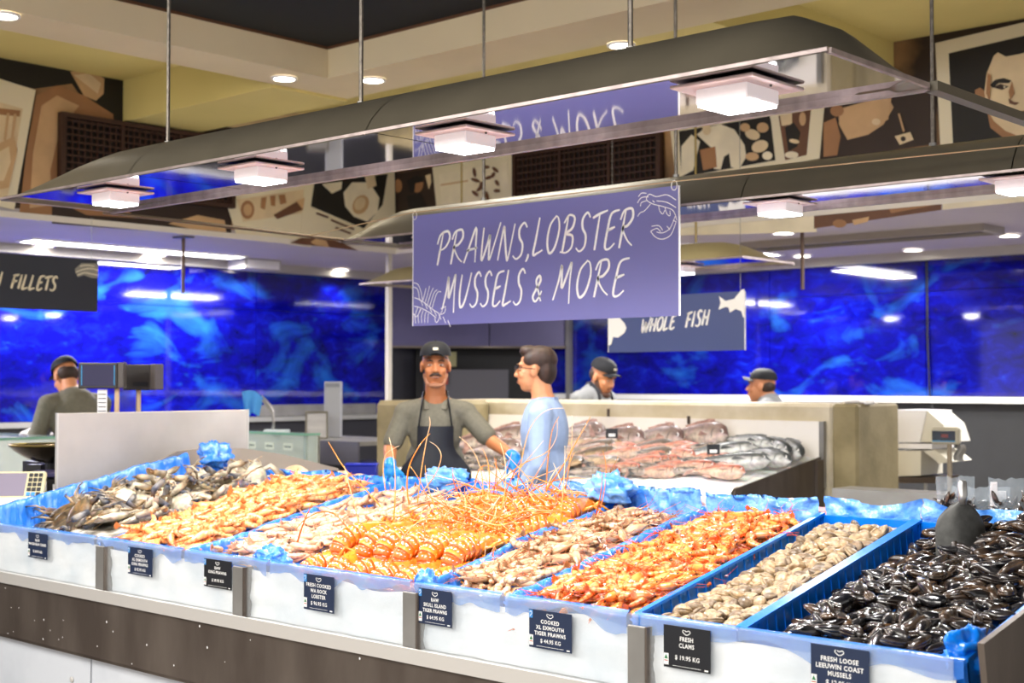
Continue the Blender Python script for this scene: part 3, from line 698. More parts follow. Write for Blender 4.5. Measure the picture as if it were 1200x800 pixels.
mb = MB(); mb.prism([MM @ V(p) for p in [(hw, .185, 0), (hw - .02, .18, 0), (hw - .07, .13, 0), (hw - .13, .12, 0), (hw - .175, .15, 0), (hw - .165, .11, 0), (hw - .18, .07, 0), (hw - .13, .085, 0), (hw - .11, .08, 0), (hw - .1, .05, 0), (hw - .06, .07, 0), (hw - .02, .055, 0), (hw - .01, .02, 0), (hw, .02, 0)]], (0, -.001, 0)); mb.obj('fish_tail_drawing', ink_white, t)
for x in (-hw + .03, hw - .03): MB().tube([(x, .004, .165), (x, .004, TZ - Wc.z)], .002, 4).obj('hanging_cord', steel_mid, t)

a, b = at(-110, 290, x=-7.9), at(115, 305, x=-7.9); zc = at(113, 335, x=-7.9).z; Wl = b.y - a.y
t, MM = board('hanging_sign', 'dark charcoal hanging sign ending in the word FILLETS', frame(((-7.9), (a.y + b.y) / 2, zc), (0, 1, 0), (0, 0, 1)), Wl, .335, sign_dark, None, 'small signs hung from the soffit')
cxx = lambda px: at(px, 335, x=-7.9).y - (a.y + b.y) / 2
brush('lettering', 'FILLETS', .09, .014, MM @ Matrix.Translation((cxx(39), .0, 0)), photo_white, t, lean=.2, gap=.1, sx=1.0)
brush('lettering', 'FISH', .09, .014, MM @ Matrix.Translation((cxx(-15), .01, 0)), photo_white, t, lean=.2, gap=.1)
mb = MB(); e = Wl / 2
mb.prism([MM @ V(p) for p in [(e - .165, .10, 0), (e - .12, .14, 0), (e - .02, .145, 0), (e - .002, .13, 0), (e - .002, .05, 0), (e - .05, .05, 0), (e - .1, .065, 0), (e - .145, .05, 0), (e - .16, .075, 0)]], (.001, 0, 0)); mb.obj('fillet_drawing', mat('chalk_grey', '8E8A80', .7), t)
strokes('fillet_drawing_lines', t, MM @ Matrix.Translation((0, 0, .002)), [[(e - .16, .08), (e - .11, .1), (e - .05, .11), (e, .1)], [(e - .15, .06), (e - .1, .08), (e - .05, .075), (e, .07)], [(e - .13, .12), (e - .08, .13), (e - .03, .125)]], .006, photo_white)
for y in (-Wl / 2 + .05, Wl / 2 - .05): MB().tube([(.004, y, .16), (.004, y, SZ - zc)], .002, 4).obj('hanging_cord', steel_mid, t)

# ================================================================== THE SEAFOOD ISLAND
TH = R(11.3); TY, TZ0 = 2.83, 1.0
def T(x, v, n=0):
    return V((x, TY + v * math.cos(TH) - n * math.sin(TH), TZ0 + v * math.sin(TH) + n * math.cos(TH)))


XL, XR = -5.5, -1.2
isl = thing('seafood_counter', 'long seafood display counter with dark steel fascia and white marble base', 'counter', (-3.3, 3.8, 0)); io = isl.location.copy()
def ib(name, a, b, m, bev=0, p=isl, **k): return MB().box(V(a) - io, V(b) - io, bev=bev).obj(name, m, p, **k)
ib('steel_ledge', (XL, 2.775, .795), (XR, 2.9, .82), steel_lip, .004)
ib('ledge_lip', (XL, 2.765, .785), (XR, 2.775, .828), steel_lip)
ib('fascia', (XL, 2.785, .57), (XR, 2.80, .795), steel_dark)
ib('fascia_foot', (XL, 2.80, .555), (XR, 2.86, .57), steel_dark)
sx = [-7.0, -5.9, at(107, 768, y=2.85).x, -3.75, -2.7, -1.65, XR]
for a, b in zip(sx[:-1], sx[1:]):
    if b > XL: ib('marble_panel', (max(a, XL) + .006, 2.85, .08), (b - .006, 2.87, .55), marble)
ib('marble_joint', (XL, 2.865, .08), (XR, 2.88, .55), steel_mid)
ib('plinth', (XL + .05, 2.9, 0), (XR - .05, 4.7, .08), black_p)
MB().sphere(V(at(84, 796, y=2.846)) - io, (.012, .006, .012), 10, 6).obj('panel_screw', steel_lip, isl)
# carcass and the back half that slopes away
m_ = MB(); m_.prism([V((XL, 2.9, .1)) - io, V((XL, 2.9, .8)) - io, V((XL, 2.9, .86)) - io, V((XL, 3.75, 1.03)) - io, V((XL, 4.75, .98)) - io, V((XL, 4.85, .8)) - io, V((XL, 4.85, .1)) - io], (XR - XL, 0, 0)); m_.obj('carcass', steel_mid, isl)
m_ = MB(); m_.prism([T(XR, -.06, -.2) - io, T(XR, -.06, .075) - io, T(XR, .98, .045) - io, T(XR, .98, -.3) - io, V((XR, 3.7, .55)) - io, V((XR, 2.8, .55)) - io], (.014, 0, 0)); m_.obj('end_panel', steel_dark, isl)
m_ = MB(); m_.prism([V((XL - .02, 2.8, .5)) - io, V((XL - .02, 2.8, 1.0)) - io, V((XL - .02, 3.8, 1.2)) - io, V((XL - .02, 4.8, 1.12)) - io, V((XL - .02, 4.85, .5)) - io], (.014, 0, 0)); m_.obj('end_panel', steel_mid, isl)
# back half: sheet of film over ice, pink seafood film edge
m_ = MB(); m_.prism([V((XL + .05, 3.82, 1.0)) - io, V((XL + .05, 3.82, 1.185)) - io, V((XL + .05, 4.2, 1.15)) - io, V((XL + .05, 4.7, 1.04)) - io, V((XL + .05, 4.74, .98)) - io], (-2.1 - XL, 0, 0)); m_.obj('back_ice_bed', ice_m, isl)
ib('back_film_edge', (-2.9, 3.81, 1.19), (-1.32, 3.95, 1.198), film_pink)
ib('back_shelf', (-2.1, 3.83, 1.0), (XR, 4.78, 1.08), steel_mid)

# steel brackets between the units, clear front panels, frosted ice behind them
BRX = [at(119, 670, y=2.8).x, at(281, 690, y=2.8).x, at(482, 715, y=2.8).x, at(748, 760, y=2.8).x]
edges = [XL + .01] + BRX + [at(1118, 790, y=2.8).x]
for i in range(5):
    a, b = edges[i] + .004, edges[i + 1] - .004
    ib('acrylic_front', (a, 2.802, .822), (b, 2.808, 1.012), acryl)
    nseg = int((b - a) / .03)
    mb = MB(); mb.grid(lambda u, v: V((a + (b - a) * u, 2.822 + .010 * noise.noise(V((a + (b - a) * u, v * .3, 0)) * 9) + .004 * noise.noise(V((a + (b - a) * u, v * .3, 3)) * 40), .822 + v * (.165 - .02 * (.5 + noise.noise(V((a + u * (b - a), 0, 5)) * 5))))) - io, nseg, 14)
    mb.obj('ice_face', frost, isl, smooth=True, kind='stuff')
for i, X in enumerate(BRX):
    ib('bracket', (X - .028, 2.79, .82), (X + .028, 2.8, .985), steel_mid, .002)
    ib('bracket_edge', (X + .028, 2.79, .82), (X + .034, 2.83, .985), steel_dark)
ib('bracket', (-1.26, 2.79, .70), (XR, 2.81, .96), steel_dark)
for k in range(46):
    X = rnd.uniform(XL, XR); Z = rnd.uniform(.58, .79); r_ = rnd.uniform(.0015, .004)
    if k == 0: dr = MB()
    dr.sphere(V((X, 2.784, Z)) - io, (r_, .001, r_ * 1.2), 6, 4)
dr.obj('splash_marks', white_p, isl, kind='stuff')

# ------------------------------------------------------------------ price tags
def price_tag(px0, px1, pyt, pyb, lines, price, m, label, msc=True, dy=0):
    a = at(px0, pyt, y=2.797); b = at(px1, pyt, y=2.797); zb_ = at((px0 + px1) / 2, pyb, y=2.797).z; W = b.x - a.x
    zt = (at((px0 + px1) / 2, pyt, y=2.797)).z; Hh = zt - zb_
    t = thing('price_tag', label, 'price tag', ((a.x + b.x) / 2, 2.7995, zt), 0, 'price tags on the clear counter front')
    MB().box((-W / 2, -.002, -Hh), (W / 2, 0, 0)).obj('card', m, t)
    M = frame((0, -.0026, 0), (1, 0, 0), (0, 0, 1)); s_ = Hh / .115
    mb = MB(); arc = cr_spline([(-.010 * s_, -.008 * s_, 0), (-.012 * s_, -.014 * s_, 0), (0, -.021 * s_, 0), (.012 * s_, -.015 * s_, 0), (.009 * s_, -.009 * s_, 0), (0, -.0115 * s_, 0), (-.006 * s_, -.009 * s_, 0)], 4)
    ribbon(mb, arc, .0022 * s_, M); mb.obj('crest', ink_white, t)
    y = -.034 * s_
    for ln in lines:
        text('lettering', ln, .0165 * s_, M @ Matrix.Translation((0, y, 0)), ink_white, t, spacing=1.12, bold=.0004, sx=min(1.15, W / .16 * 1.05)); y -= .018 * s_
    y = -(.085 if len(lines) < 3 else .092) * s_
    text('price', price, .0165 * s_, M @ Matrix.Translation((.002, y, 0)), ink_white, t, spacing=1.05, bold=.0003)
    mb = MB(); mb.box((-W / 2 + .03 * s_, -.1085 * s_, 0), (W / 2 - .03 * s_, -.1075 * s_, .0002), M); mb.box((W / 2 - .018 * s_, -.111 * s_, 0), (W / 2 - .006 * s_, -.107 * s_, .0002), M); mb.obj('small_print', ink_white, t)
    mb = MB(); mb.box((-W / 2 + .001, -.108 * s_, 0), (-W / 2 + .017 * s_, -.077 * s_, .0003), M); lb_ = mb.obj('origin_sticker', ink_white, t)
    mb = MB(); mb.prism([M @ V(p) for p in [(-W / 2 + .003 * s_, -.092 * s_, .0006), (-W / 2 + .015 * s_, -.092 * s_, .0006), (-W / 2 + .009 * s_, -.080 * s_, .0006)]], (0, -.0003, 0)); mb.obj('tree_mark', ink_green, lb_)
    mb = MB(); mb.box((-W / 2 + .003 * s_, -.098 * s_, .0004), (-W / 2 + .015 * s_, -.0955 * s_, .0006), M); mb.obj('red_line', ink_red, lb_)
    if msc:
        mb = MB(); mb.box((-W / 2 + .001, -.026 * s_, 0), (-W / 2 + .015 * s_, -.002, .0003), M); ms_ = mb.obj('blue_sticker', ink_sky, t)
        mb = MB(); ribbon(mb, cr_spline([(-W / 2 + .003, -.010 * s_, .0006), (-W / 2 + .008 * s_, -.006 * s_, .0006), (-W / 2 + .012 * s_, -.012 * s_, .0006), (-W / 2 + .008 * s_, -.017 * s_, .0006), (-W / 2 + .004, -.021 * s_, .0006)], 4), .0016, M); mb.obj('fish_mark', ink_white, ms_)


price_tag(33, 55, 624.5, 654, ['RAW', 'MANDURAH CRABS'], '$ 24.95 KG', navy, 'navy price tag for raw crabs at the left end of the counter', False)
price_tag(150, 178, 642, 674, ['COOKED', 'XL EXMOUTH', 'KING PRAWNS'], '$ 42.95 KG', navy, 'navy price tag for cooked king prawns')
price_tag(239, 271, 656, 689, ['RAW', 'KING PRAWNS'], '$ 39.95 KG', black_card, 'black price tag for raw king prawns')
price_tag(356, 391, 674, 716, ['FRESH COOKED', 'WA ROCK', 'LOBSTER'], '$ 96.95 KG', navy, 'navy price tag for rock lobster below the lobsters')
price_tag(490.5, 529, 691, 732.5, ['RAW', 'SKULL ISLAND', 'TIGER PRAWNS'], '$ 64.95 KG', navy, 'navy price tag for raw tiger prawns')
price_tag(620, 669.5, 716.5, 761.5, ['COOKED', 'XL EXMOUTH', 'TIGER PRAWNS'], '$ 44.95 KG', navy, 'navy price tag for cooked tiger prawns')
price_tag(777.5, 832, 735, 785, ['FRESH', 'CLAMS'], '$ 19.95 KG', black_card, 'black price tag for fresh clams', False)
price_tag(950, 1018, 758, 812, ['FRESH LOOSE', 'LEEUWIN COAST', 'MUSSELS'], '$ 12.95 KG', navy, 'dark blue price tag for fresh loose mussels', False)

# ------------------------------------------------------------------ trays: film liners and crates
def nz(p, s, k=1): return noise.noise(V(p) * s + V((k * 7.3, k * 3.1, 0)))
def liner(name, label, x0, x1, lh, rh, m, v0=0.0, v1=.96, depth=.12, wr=.012, back=.03, front=.05, x0b=None, x1b=None, group='blue film tray liners'):
    """film-lined tray: left wall, right wall, floor, front flap hanging behind the clear panel, back wall"""
    x0b = x0 if x0b is None else x0b; x1b = x1 if x1b is None else x1b
    o0 = T((x0 + x1) / 2, .48, -depth); t = thing(name, label, 'tray', o0, 0, group)
    xa = lambda v: x0 + (x0b - x0) * v / .96; xb = lambda v: x1 + (x1b - x1) * v / .96
    def wall(u, w_, left):
        v = v0 + (v1 - v0) * u; h = lh if left else rh; x = xa(v) if left else xb(v); sgn = 1 if left else -1
        top = h + .012 * nz((x, v, 0), 5) + .006 * nz((x, v, 1), 22)
        fold = min(1, w_ / .18)
        if w_ < .18: n = top - .045 * (1 - fold); xx = x - sgn * .012 * math.cos(fold * math.pi / 2)
        else:
            g = (w_ - .18) / .82; n = top * (1 - g) - depth * g; xx = x + sgn * (.008 + .02 * g)
        d = wr * (nz((v * 9, w_ * 1.2, x), 3, 2) + .7 * nz((v * 24, w_ * 2, x), 3, 4) + .4 * abs(nz((v * 60, w_ * 4, x), 2, 5)))
        return T(xx + d * (1 if w_ > .1 else .5), v, n + d * .3) - o0
    mb = MB(); mb.grid(lambda u, w_: wall(u, w_, True), 90, 14); mb.obj('side_wall', m, t, smooth=True)
    mb = MB(); mb.grid(lambda u, w_: wall(u, w_, False), 60, 10); mb.obj('side_wall', m, t, smooth=True)
    def fr(u, w_):
        x = x0 + (x1 - x0) * u; d = wr * (nz((x * 8, w_, 0), 3, 3) + .6 * nz((x * 25, w_ * 2, 0), 3, 6))
        if w_ < .35: g = w_ / .35; n = -depth * (1 - g) + .012 * g; p = T(x, .02 - .012 * g + abs(d) * .5, n)
        else:
            g = (w_ - .35) / .65; p = V((x, 2.8125 + abs(d) * .12, 1.014 - max(.012, front * .75 + .05 * nz((x, 0, 0), 5) + .02 * nz((x, 3, 0), 17)) * g)) if g > .12 else T(x, .0, .016)
        return p - o0
    mb = MB(); mb.grid(fr, 60, 12); mb.obj('front_flap', film_front, t, smooth=True)
    def bk(u, w_):
        x = xa(v1) + (xb(v1) - xa(v1)) * u; d = wr * 1.6 * (nz((x * 6, w_ * 2, 9), 3, 3) + .7 * nz((x * 18, w_ * 3, 9), 3, 6))
        return T(x, v1 + .03 * w_ + d, -depth + (depth + back + .025 * nz((x, 0, 9), 6)) * min(1, w_ / .8) - .03 * max(0, w_ - .8) / .2) - o0
    mb = MB(); mb.grid(bk, 50, 12); mb.obj('back_wall', film_pale if back > .045 else m, t, smooth=True)
    mb = MB(); mb.grid(lambda u, w_: T(xa(w_ * v1) + (xb(w_ * v1) - xa(w_ * v1)) * u, w_ * v1, -depth + .004 * nz((u * 5, w_ * 9, 0), 2)) - o0, 20, 20); mb.obj('tray_floor', m, t, smooth=True)
    return t


X1, X2, X3, X4, X5, X6, X7 = -4.67, -4.10, -3.62, -2.94, -2.58, -2.14, -1.82
XE = -1.255
liner('film_lined_tray', 'blue film lined tray of raw crabs at the left end, with the tallest side', -5.45, X1 - .01, .088, .0, film, wr=.014, back=.02)
liner('film_lined_tray', 'blue film lined tray of cooked king prawns', X1 + .01, X2 - .01, .01, -.01, film)
liner('film_lined_tray', 'blue film lined tray of raw king prawns beside the lobsters', X2 + .01, X3 - .01, .015, -.03, film, x1b=X3 + .12)
liner('film_lined_tray', 'blue film lined tray of cooked rock lobsters', X3 + .01, X4 - .01, -.055, -.01, film, x0b=X3 + .14, back=.05)
liner('film_lined_tray', 'blue film lined tray of raw tiger prawns, with a high crumpled corner', X4 + .01, X5 - .01, .012, -.015, film, wr=.017, back=.055)
liner('film_lined_tray', 'blue film lined tray of cooked tiger prawns', X5 + .01, X6 - .01, .012, -.01, film, back=.05)


def crate_tray(label, x0, x1, edge_l=True):
    o0 = T((x0 + x1) / 2, .48, -.13); t = thing('blue_crate', label, 'crate', o0, 0, 'blue plastic crates')
    def side(x, d):
        mb = MB(); n = 24
        def bx_(v0, v1, xa, xb, n0, n1):
            mb.add([T(X, v, n_) - o0 for X in (xa, xb) for v in (v0, v1) for n_ in (n0, n1)], [(0, 1, 3, 2), (4, 6, 7, 5), (0, 4, 5, 1), (2, 3, 7, 6), (0, 2, 6, 4), (1, 5, 7, 3)])
        bx_(0, .96, x, x + d * .008, -.13, .008); bx_(0, .96, x - d * .003, x + d * .014, .004, .012)
        for i in range(n): bx_(.02 + i * .04, .026 + i * .04, x + d * .008, x + d * .011, -.13, .002)
        mb.obj('side_wall', crate, t)
    side(x0, 1); side(x1, -1)
    for v in (0.0, .952):
        mb = MB(); mb.add([T(X, v + dv, n_) - o0 for X in (x0, x1) for dv in (0, .008) for n_ in (-.13, .006 if v else .0)], [(0, 1, 3, 2), (4, 6, 7, 5), (0, 4, 5, 1), (2, 3, 7, 6), (0, 2, 6, 4), (1, 5, 7, 3)]); mb.obj('end_wall', crate, t)
    mb = MB(); mb.add([T(X, v, n_) - o0 for X in (x0, x1) for v in (0, .96) for n_ in (-.13, -.122)], [(0, 1, 3, 2), (4, 6, 7, 5), (0, 4, 5, 1), (2, 3, 7, 6), (0, 2, 6, 4), (1, 5, 7, 3)]); mb.obj('crate_floor', crate, t)
    def fr(u, w_):
        x = x0 + (x1 - x0) * u; d = .01 * nz((x * 8, w_, 0), 3, 3)
        return (T(x, .004, .012) if w_ < .1 else V((x, 2.8125 + abs(d) * .25, 1.012 - (.045 + .06 * nz((x, 4, 0), 5)) * (w_ - .1) / .9))) - o0
    mb = MB(); mb.grid(fr, 40, 8); mb.obj('film_flap', film_front, t, smooth=True)
    def bk(u, w_):
        x = x0 + (x1 - x0) * u; d = .02 * (nz((x * 6, w_ * 2, 9), 3, 3) + .7 * nz((x * 18, w_ * 3, 9), 3, 6))
        return T(x, .975 + .02 * w_ + d, -.04 + (.085 + .03 * nz((x, 0, 9), 6)) * w_) - o0
    mb = MB(); mb.grid(bk, 40, 8); mb.obj('film_back', film_pale, t, smooth=True)
    return t


crate_tray('blue crate of fresh clams with straight ribbed sides', X6 + .008, X7 + .001)
crate_tray('blue crate of black mussels at the right end of the counter', X7 + .004, XE)
# crumpled film spilling at the end of the mussel crate and at the lobster corner
def crumple(name, label, c, rx, ry, rz, m, seed):
    mb = MB(); n1, n2 = 44, 26
    def f(u, w_):
        a = u * 2 * math.pi; b = w_ * math.pi; d = V((math.sin(b) * math.cos(a), math.sin(b) * math.sin(a), math.cos(b)))
        k = 1 + .5 * noise.noise(d * 1.8 + V((seed, 0, 0))) + .22 * noise.noise(d * 5 + V((0, seed, 0))) + .1 * noise.noise(d * 11)
        return V((d.x * rx * k, d.y * ry * k, d.z * rz * k))
    mb.grid(f, n1, n2); o = mb.obj(name, m, None, smooth=True); o.location = c
    return tag(o, label, 'plastic film')
crumple('crumpled_film', 'crumpled blue film bunched at the front right corner of the mussels', T(-1.29, .07, .0), .045, .07, .045, crate, 3)
crumple('crumpled_film', 'crumpled blue film bunched at the front left corner of the lobsters', T(-3.70, .06, .0), .07, .04, .035, film, 5)
crumple('crumpled_film', 'bright blue film knot at the front right corner of the lobsters', T(-2.93, .03, .0), .03, .035, .035, film, 8)
crumple('crumpled_film', 'pale blue film bunched up at the back corner behind the lobsters', T(-2.92, .93, .05), .09, .05, .055, film_pale, 11)
crumple('crumpled_film', 'pale blue film heap at the back of the raw king prawns', T(-3.75, .97, .03), .11, .05, .05, film_pale, 14)
crumple('crumpled_film', 'blue film peak at the back left corner of the crab tray', T(-5.2, .93, .09), .09, .06, .06, film, 17)

# ------------------------------------------------------------------ seafood
def jit(c, a): return tuple(max(0, x * (1 + rnd.uniform(-a, a))) for x in c)
def mixc(a, b, t): return tuple(a[i] * (1 - t) + b[i] * t for i in range(3))


def make_prawn(seed, pal, L=.15, curl=1.6, n=34, ring=9, parts=True, name='prawn', m=None):
    """lies on its side: bends in its own xy plane"""
    rr = random.Random(seed); base, band, head, leg_c = pal
    pts = []; ang = 0; p = V((0, 0, 0)); step = L / n; P_ = []
    for i in range(n + 1):
        t = i / n; P_.append(p.copy())
        ang = 0 if t < .4 else curl * ((t - .4) / .6) ** 1.15
        p = p + V((math.cos(ang), -math.sin(ang), 0)) * step
    P_ = [q - P_[int(n * .45)] for q in P_]
    rad, cols = [], []
    for i in range(n + 1):
        t = i / n
        if t < .06: r_ = .001 + .05 * t
        elif t < .4: r_ = .004 + (.0158 - .004) * ss(.06, .24, t)
        else:
            r_ = .0150 * (1 - .62 * ((t - .4) / .6) ** 1.2)
            k = ((t - .4) / .1) % 1; r_ *= .93 + .17 * (1 - k) ** .7
            if t < .43: r_ *= .9
        rad.append((r_ * .82, r_))
        if t < .4: c = mixc(head, base, ss(.1, .4, t))
        else: k = ((t - .4) / .1) % 1; c = mixc(base, band, .95 if k > .66 else .1)
        cols.append(jit(c, .08))
    mb = MB(); mb.tube(P_, [(b, a) for a, b in rad], ring, cols)
    # rostrum
    mb.tube([P_[1] + V((0, .003, 0)), P_[0] + V((-.014, .006, 0))], [.0022, .0004], 5, [head, band])
    body = mb.obj(name, m, None, smooth=True)
    kids = []
    if parts:
        e = P_[-1]; d = (P_[-1] - P_[-3]).normalized(); s2 = V((0, 0, 1)); mb = MB()
        for k, a in enumerate((-.75, -.35, 0, .35, .75)):
            q = (d * math.cos(a) + s2 * math.sin(a)); w_ = d.cross(s2)
            side = q.cross(w_).normalized() * .0035; tip = e + q * .019
            mb.add([e - side * .3, e + q * .009 - side, tip - side * .5, tip + side * .5, e + q * .009 + side, e + side * .3, e + q * .009 + w_ * .002], [(0, 1, 6), (1, 2, 6), (2, 3, 6), (3, 4, 6), (4, 5, 6), (5, 0, 6), (0, 5, 4, 3, 2, 1)], [mixc(band, base, .2)] * 7)
        kids.append(('tail_fan', mb.mesh('tail_fan', [m])))
        mb = MB()
        for k in range(9):
            i0 = int(n * (.16 + .055 * k)) if k < 5 else int(n * (.42 + .1 * (k - 5))); q = P_[min(n - 1, i0)]
            l = .03 if k < 5 else .014; dn = V((rr.uniform(-.5, .3), -1, rr.uniform(-.35, .35))).normalized()
            if k >= 5: dd = (P_[min(n, i0 + 1)] - q).normalized(); dn = V((dd.y, -dd.x, rr.uniform(-.3, .3))).normalized()
            mb.tube([q + dn * .008, q + dn * (.008 + l * .5) + V((-.004, 0, 0)), q + dn * (.006 + l) + V((-.012, 0, 0))], [.0013, .0011, .0005], 4, [leg_c] * 3)
        kids.append(('legs', mb.mesh('legs', [m])))
        mb = MB()
        for k in range(4):
            a = V((-1, rr.uniform(-.3, .7), rr.uniform(-.5, .5))).normalized(); b = a + V((rr.uniform(-.4, .8), rr.uniform(-.8, .8), rr.uniform(-.3, .3)))
            l = .07 if k < 2 else .028
            mb.tube([P_[1], P_[1] + a * l * .5, P_[1] + a * l * .5 + b.normalized() * l * .7], [.0011, .0008, .0003], 4, [leg_c] * 3)
        kids.append(('feelers', mb.mesh('feelers', [m])))
        mb = MB(); [mb.sphere(P_[2] + V((0, .001, z)), .0024, 6, 4) for z in (.005, -.005)]
        kids.append(('eyes', mb.mesh('eyes', [black_p])))
    ch = []
    for a, me in kids:
        c = link(a, me, body); ch.append(c)
    KIDS[body.name] = ch
    return body


prawn_m = mat('cooked_prawn_shell', (1, 1, 1), .22, attr=True, var=.28, vscale=60, rand=.22, coat=.5, spec=.7, bump=.15, bscale=90)
raw_m = mat('raw_prawn_shell', (1, 1, 1), .2, attr=True, var=.3, vscale=50, rand=.18, coat=.6, spec=.7)
O1, O2, O3, O4 = (.96, .42, .10), (.88, .11, .008), (.88, .22, .03), (.85, .10, .01)
K1, K2, K3, K4 = (.97, .48, .17), (.93, .22, .04), (.92, .32, .08), (.9, .2, .04)
G1, G2, G3, G4 = (.74, .48, .27), (.38, .17, .07), (.58, .32, .15), (.62, .16, .06)
P1, P2, P3, P4_ = (.86, .56, .38), (.76, .36, .20), (.80, .42, .25), (.8, .3, .16)


def protos(k, pal, m, name, **kw):
    return [make_prawn(i * 11 + 3, pal, curl=c, name=name, m=m, **kw) for i, c in zip(range(k), (1.7, 2.9, 1.1, 2.3))]


def place_M(x, v, n, yaw, tilt=.25, roll=None, s=1.0):
    rl = rnd.uniform(-.5, .5) if roll is None else roll
    if rnd.random() < .5: rl += math.pi
    return Matrix.Translation(T(x, v, n)) @ Matrix.Rotation(TH, 4, 'X') @ Matrix.Rotation(yaw, 4, 'Z') @ Matrix.Rotation(rnd.uniform(-tilt, tilt), 4, 'Y') @ Matrix.Rotation(rl, 4, 'X') @ Matrix.Diagonal((s, s, s, 1))


def bed(name, label, cat, me_list, n, reg, hfn, m, depth=.03, yawf=None, s=1.0):
    """the pieces lying underneath, joined: nobody can count them"""
    mb = MB()
    for i in range(n):
        x, v = reg(i); M = place_M(x, v, hfn(x, v) - depth, yawf() if yawf else rnd.uniform(0, 6.28), .2, s=s)
        me = rnd.choice(me_list); mb.c
        vs = [M @ p.co for p in me.vertices]; cc = None
        if 'Col' in me.color_attributes:
            arr = [0.0] * (4 * len(vs)); me.color_attributes['Col'].data.foreach_get('color', arr); cc = [tuple(arr[4 * k:4 * k + 3]) for k in range(len(vs))]
        mb.add(vs, [tuple(p.vertices) for p in me.polygons], cc)
    o = mb.obj(name, m, None, smooth=True); return tag(o, label, cat, kind='stuff')


def scatter(ps, n, reg, hfn, label, group, yawf, tilt=.3, roll=None, s=(.85, 1.1), lift=(0, .012), pick=None, first_own=None):
    """ps: prototype things; the prototypes themselves are the first ones placed"""
    used = 0
    for i in range(n):
        x, v = reg(i); p = ps[i % len(ps)]
        M = place_M(x, v, hfn(x, v) + rnd.uniform(*lift), yawf(), tilt, roll() if roll else None, rnd.uniform(*s))
        if i < len(ps):
            p.matrix_world = M; tag(p, label, ps_cat(p), group)
            if pick:
                for ch in KIDS.get(p.name, []):
                    pass
        else: dup(p, M, label, group, pick)


def ps_cat(p): return p.name.split('.')[0].split('_')[-1]


def region(x0, x1, n, v0=.03, v1=.92, x0b=None, x1b=None):
    """jittered even cover of a tray"""
    w_ = x1 - x0; a = w_ * (v1 - v0) / n; st = math.sqrt(a); nx = max(1, round(w_ / st)); ny = math.ceil(n / nx); cells = [(i, j) for j in range(ny) for i in range(nx)]; rnd.shuffle(cells)
    x0b_ = x0 if x0b is None else x0b; x1b_ = x1 if x1b is None else x1b
    def f(k):
        i, j = cells[k % len(cells)]; v = v0 + (j + rnd.random()) * (v1 - v0) / ny; g = v / .96
        xa = x0 + (x0b_ - x0) * g; xb = x1 + (x1b_ - x1) * g
        return xa + (i + rnd.random()) * (xb - xa) / nx, v
    return f


def heap(xa, xb, lo, hi, w_=.13, hv=0, xab=None):
    return lambda x, v: lo + (hi - lo) * ss(0, w_, x - (xa + ((xab if xab is not None else xa) - xa) * v / .96)) + hv * math.sin(v * 7 + x * 5) - .03 * ss(.86, .96, v) - .02 * (1 - ss(0, .05, v))

diag = lambda: rnd.gauss(1.2, .65) + (math.pi if rnd.random() < .5 else 0)
# cooked tiger prawns
ps = protos(4, (O1, O2, O3, O4), prawn_m, 'tiger_prawn', L=.145)
h = heap(X5, X6, -.065, -.002, .12, .006)
bed('prawn_bed', 'lower layer of cooked tiger prawns under the visible ones', 'prawns', [p.data for p in ps], 150, region(X5 + .04, X6 - .03, 150), h, prawn_m, .02, diag)
scatter(ps, 190, region(X5 + .06, X6 - .05, 190, .085, .88), h, 'bright orange banded cooked tiger prawn in the tray left of the clams', 'cooked tiger prawns', diag)
# raw tiger prawns
ps = protos(4, (G1, G2, G3, G4), raw_m, 'raw_tiger_prawn', L=.185)
h = heap(X4, X5, -.055, -.004, .1, .006)
bed('prawn_bed', 'lower layer of raw tiger prawns under the visible ones', 'prawns', [p.data for p in ps], 80, region(X4 + .05, X5 - .04, 80), h, raw_m, .02, diag)
scatter(ps, 85, region(X4 + .07, X5 - .06, 85, .10, .87), h, 'large tan brown raw tiger prawn in the tray right of the lobsters', 'raw tiger prawns', diag)
# raw king prawns
ps = protos(4, (P1, P2, P3, P4_), raw_m, 'raw_king_prawn', L=.17)
h = heap(X2, X3, -.045, -.01, .08, .004)
bed('prawn_bed', 'lower layer of raw king prawns under the visible ones', 'prawns', [p.data for p in ps], 100, region(X2 + .04, X3 - .03, 100, x1b=X3 + .12), h, raw_m, .02, lambda: rnd.gauss(.2, .5))
scatter(ps, 105, region(X2 + .06, X3 - .05, 105, .085, .88, x1b=X3 + .12), h, 'pale pinkish raw king prawn in the tray left of the lobsters', 'raw king prawns', lambda: rnd.gauss(.2, .5), pick=lambda c: c.name.startswith(('tail', 'eyes')))
# cooked king prawns
ps = protos(4, (K1, K2, K3, K4), prawn_m, 'cooked_king_prawn', L=.15)
h = heap(X1, X2, -.04, .02, .1, .008)
bed('prawn_bed', 'lower layer of cooked king prawns under the visible ones', 'prawns', [p.data for p in ps], 170, region(X1 + .04, X2 - .03, 170), h, prawn_m, .02, diag)
scatter(ps, 210, region(X1 + .06, X2 - .05, 210, .08, .9), h, 'light orange cooked king prawn in the tray right of the crabs', 'cooked king prawns', diag, pick=lambda c: c.name.startswith(('tail', 'legs')))


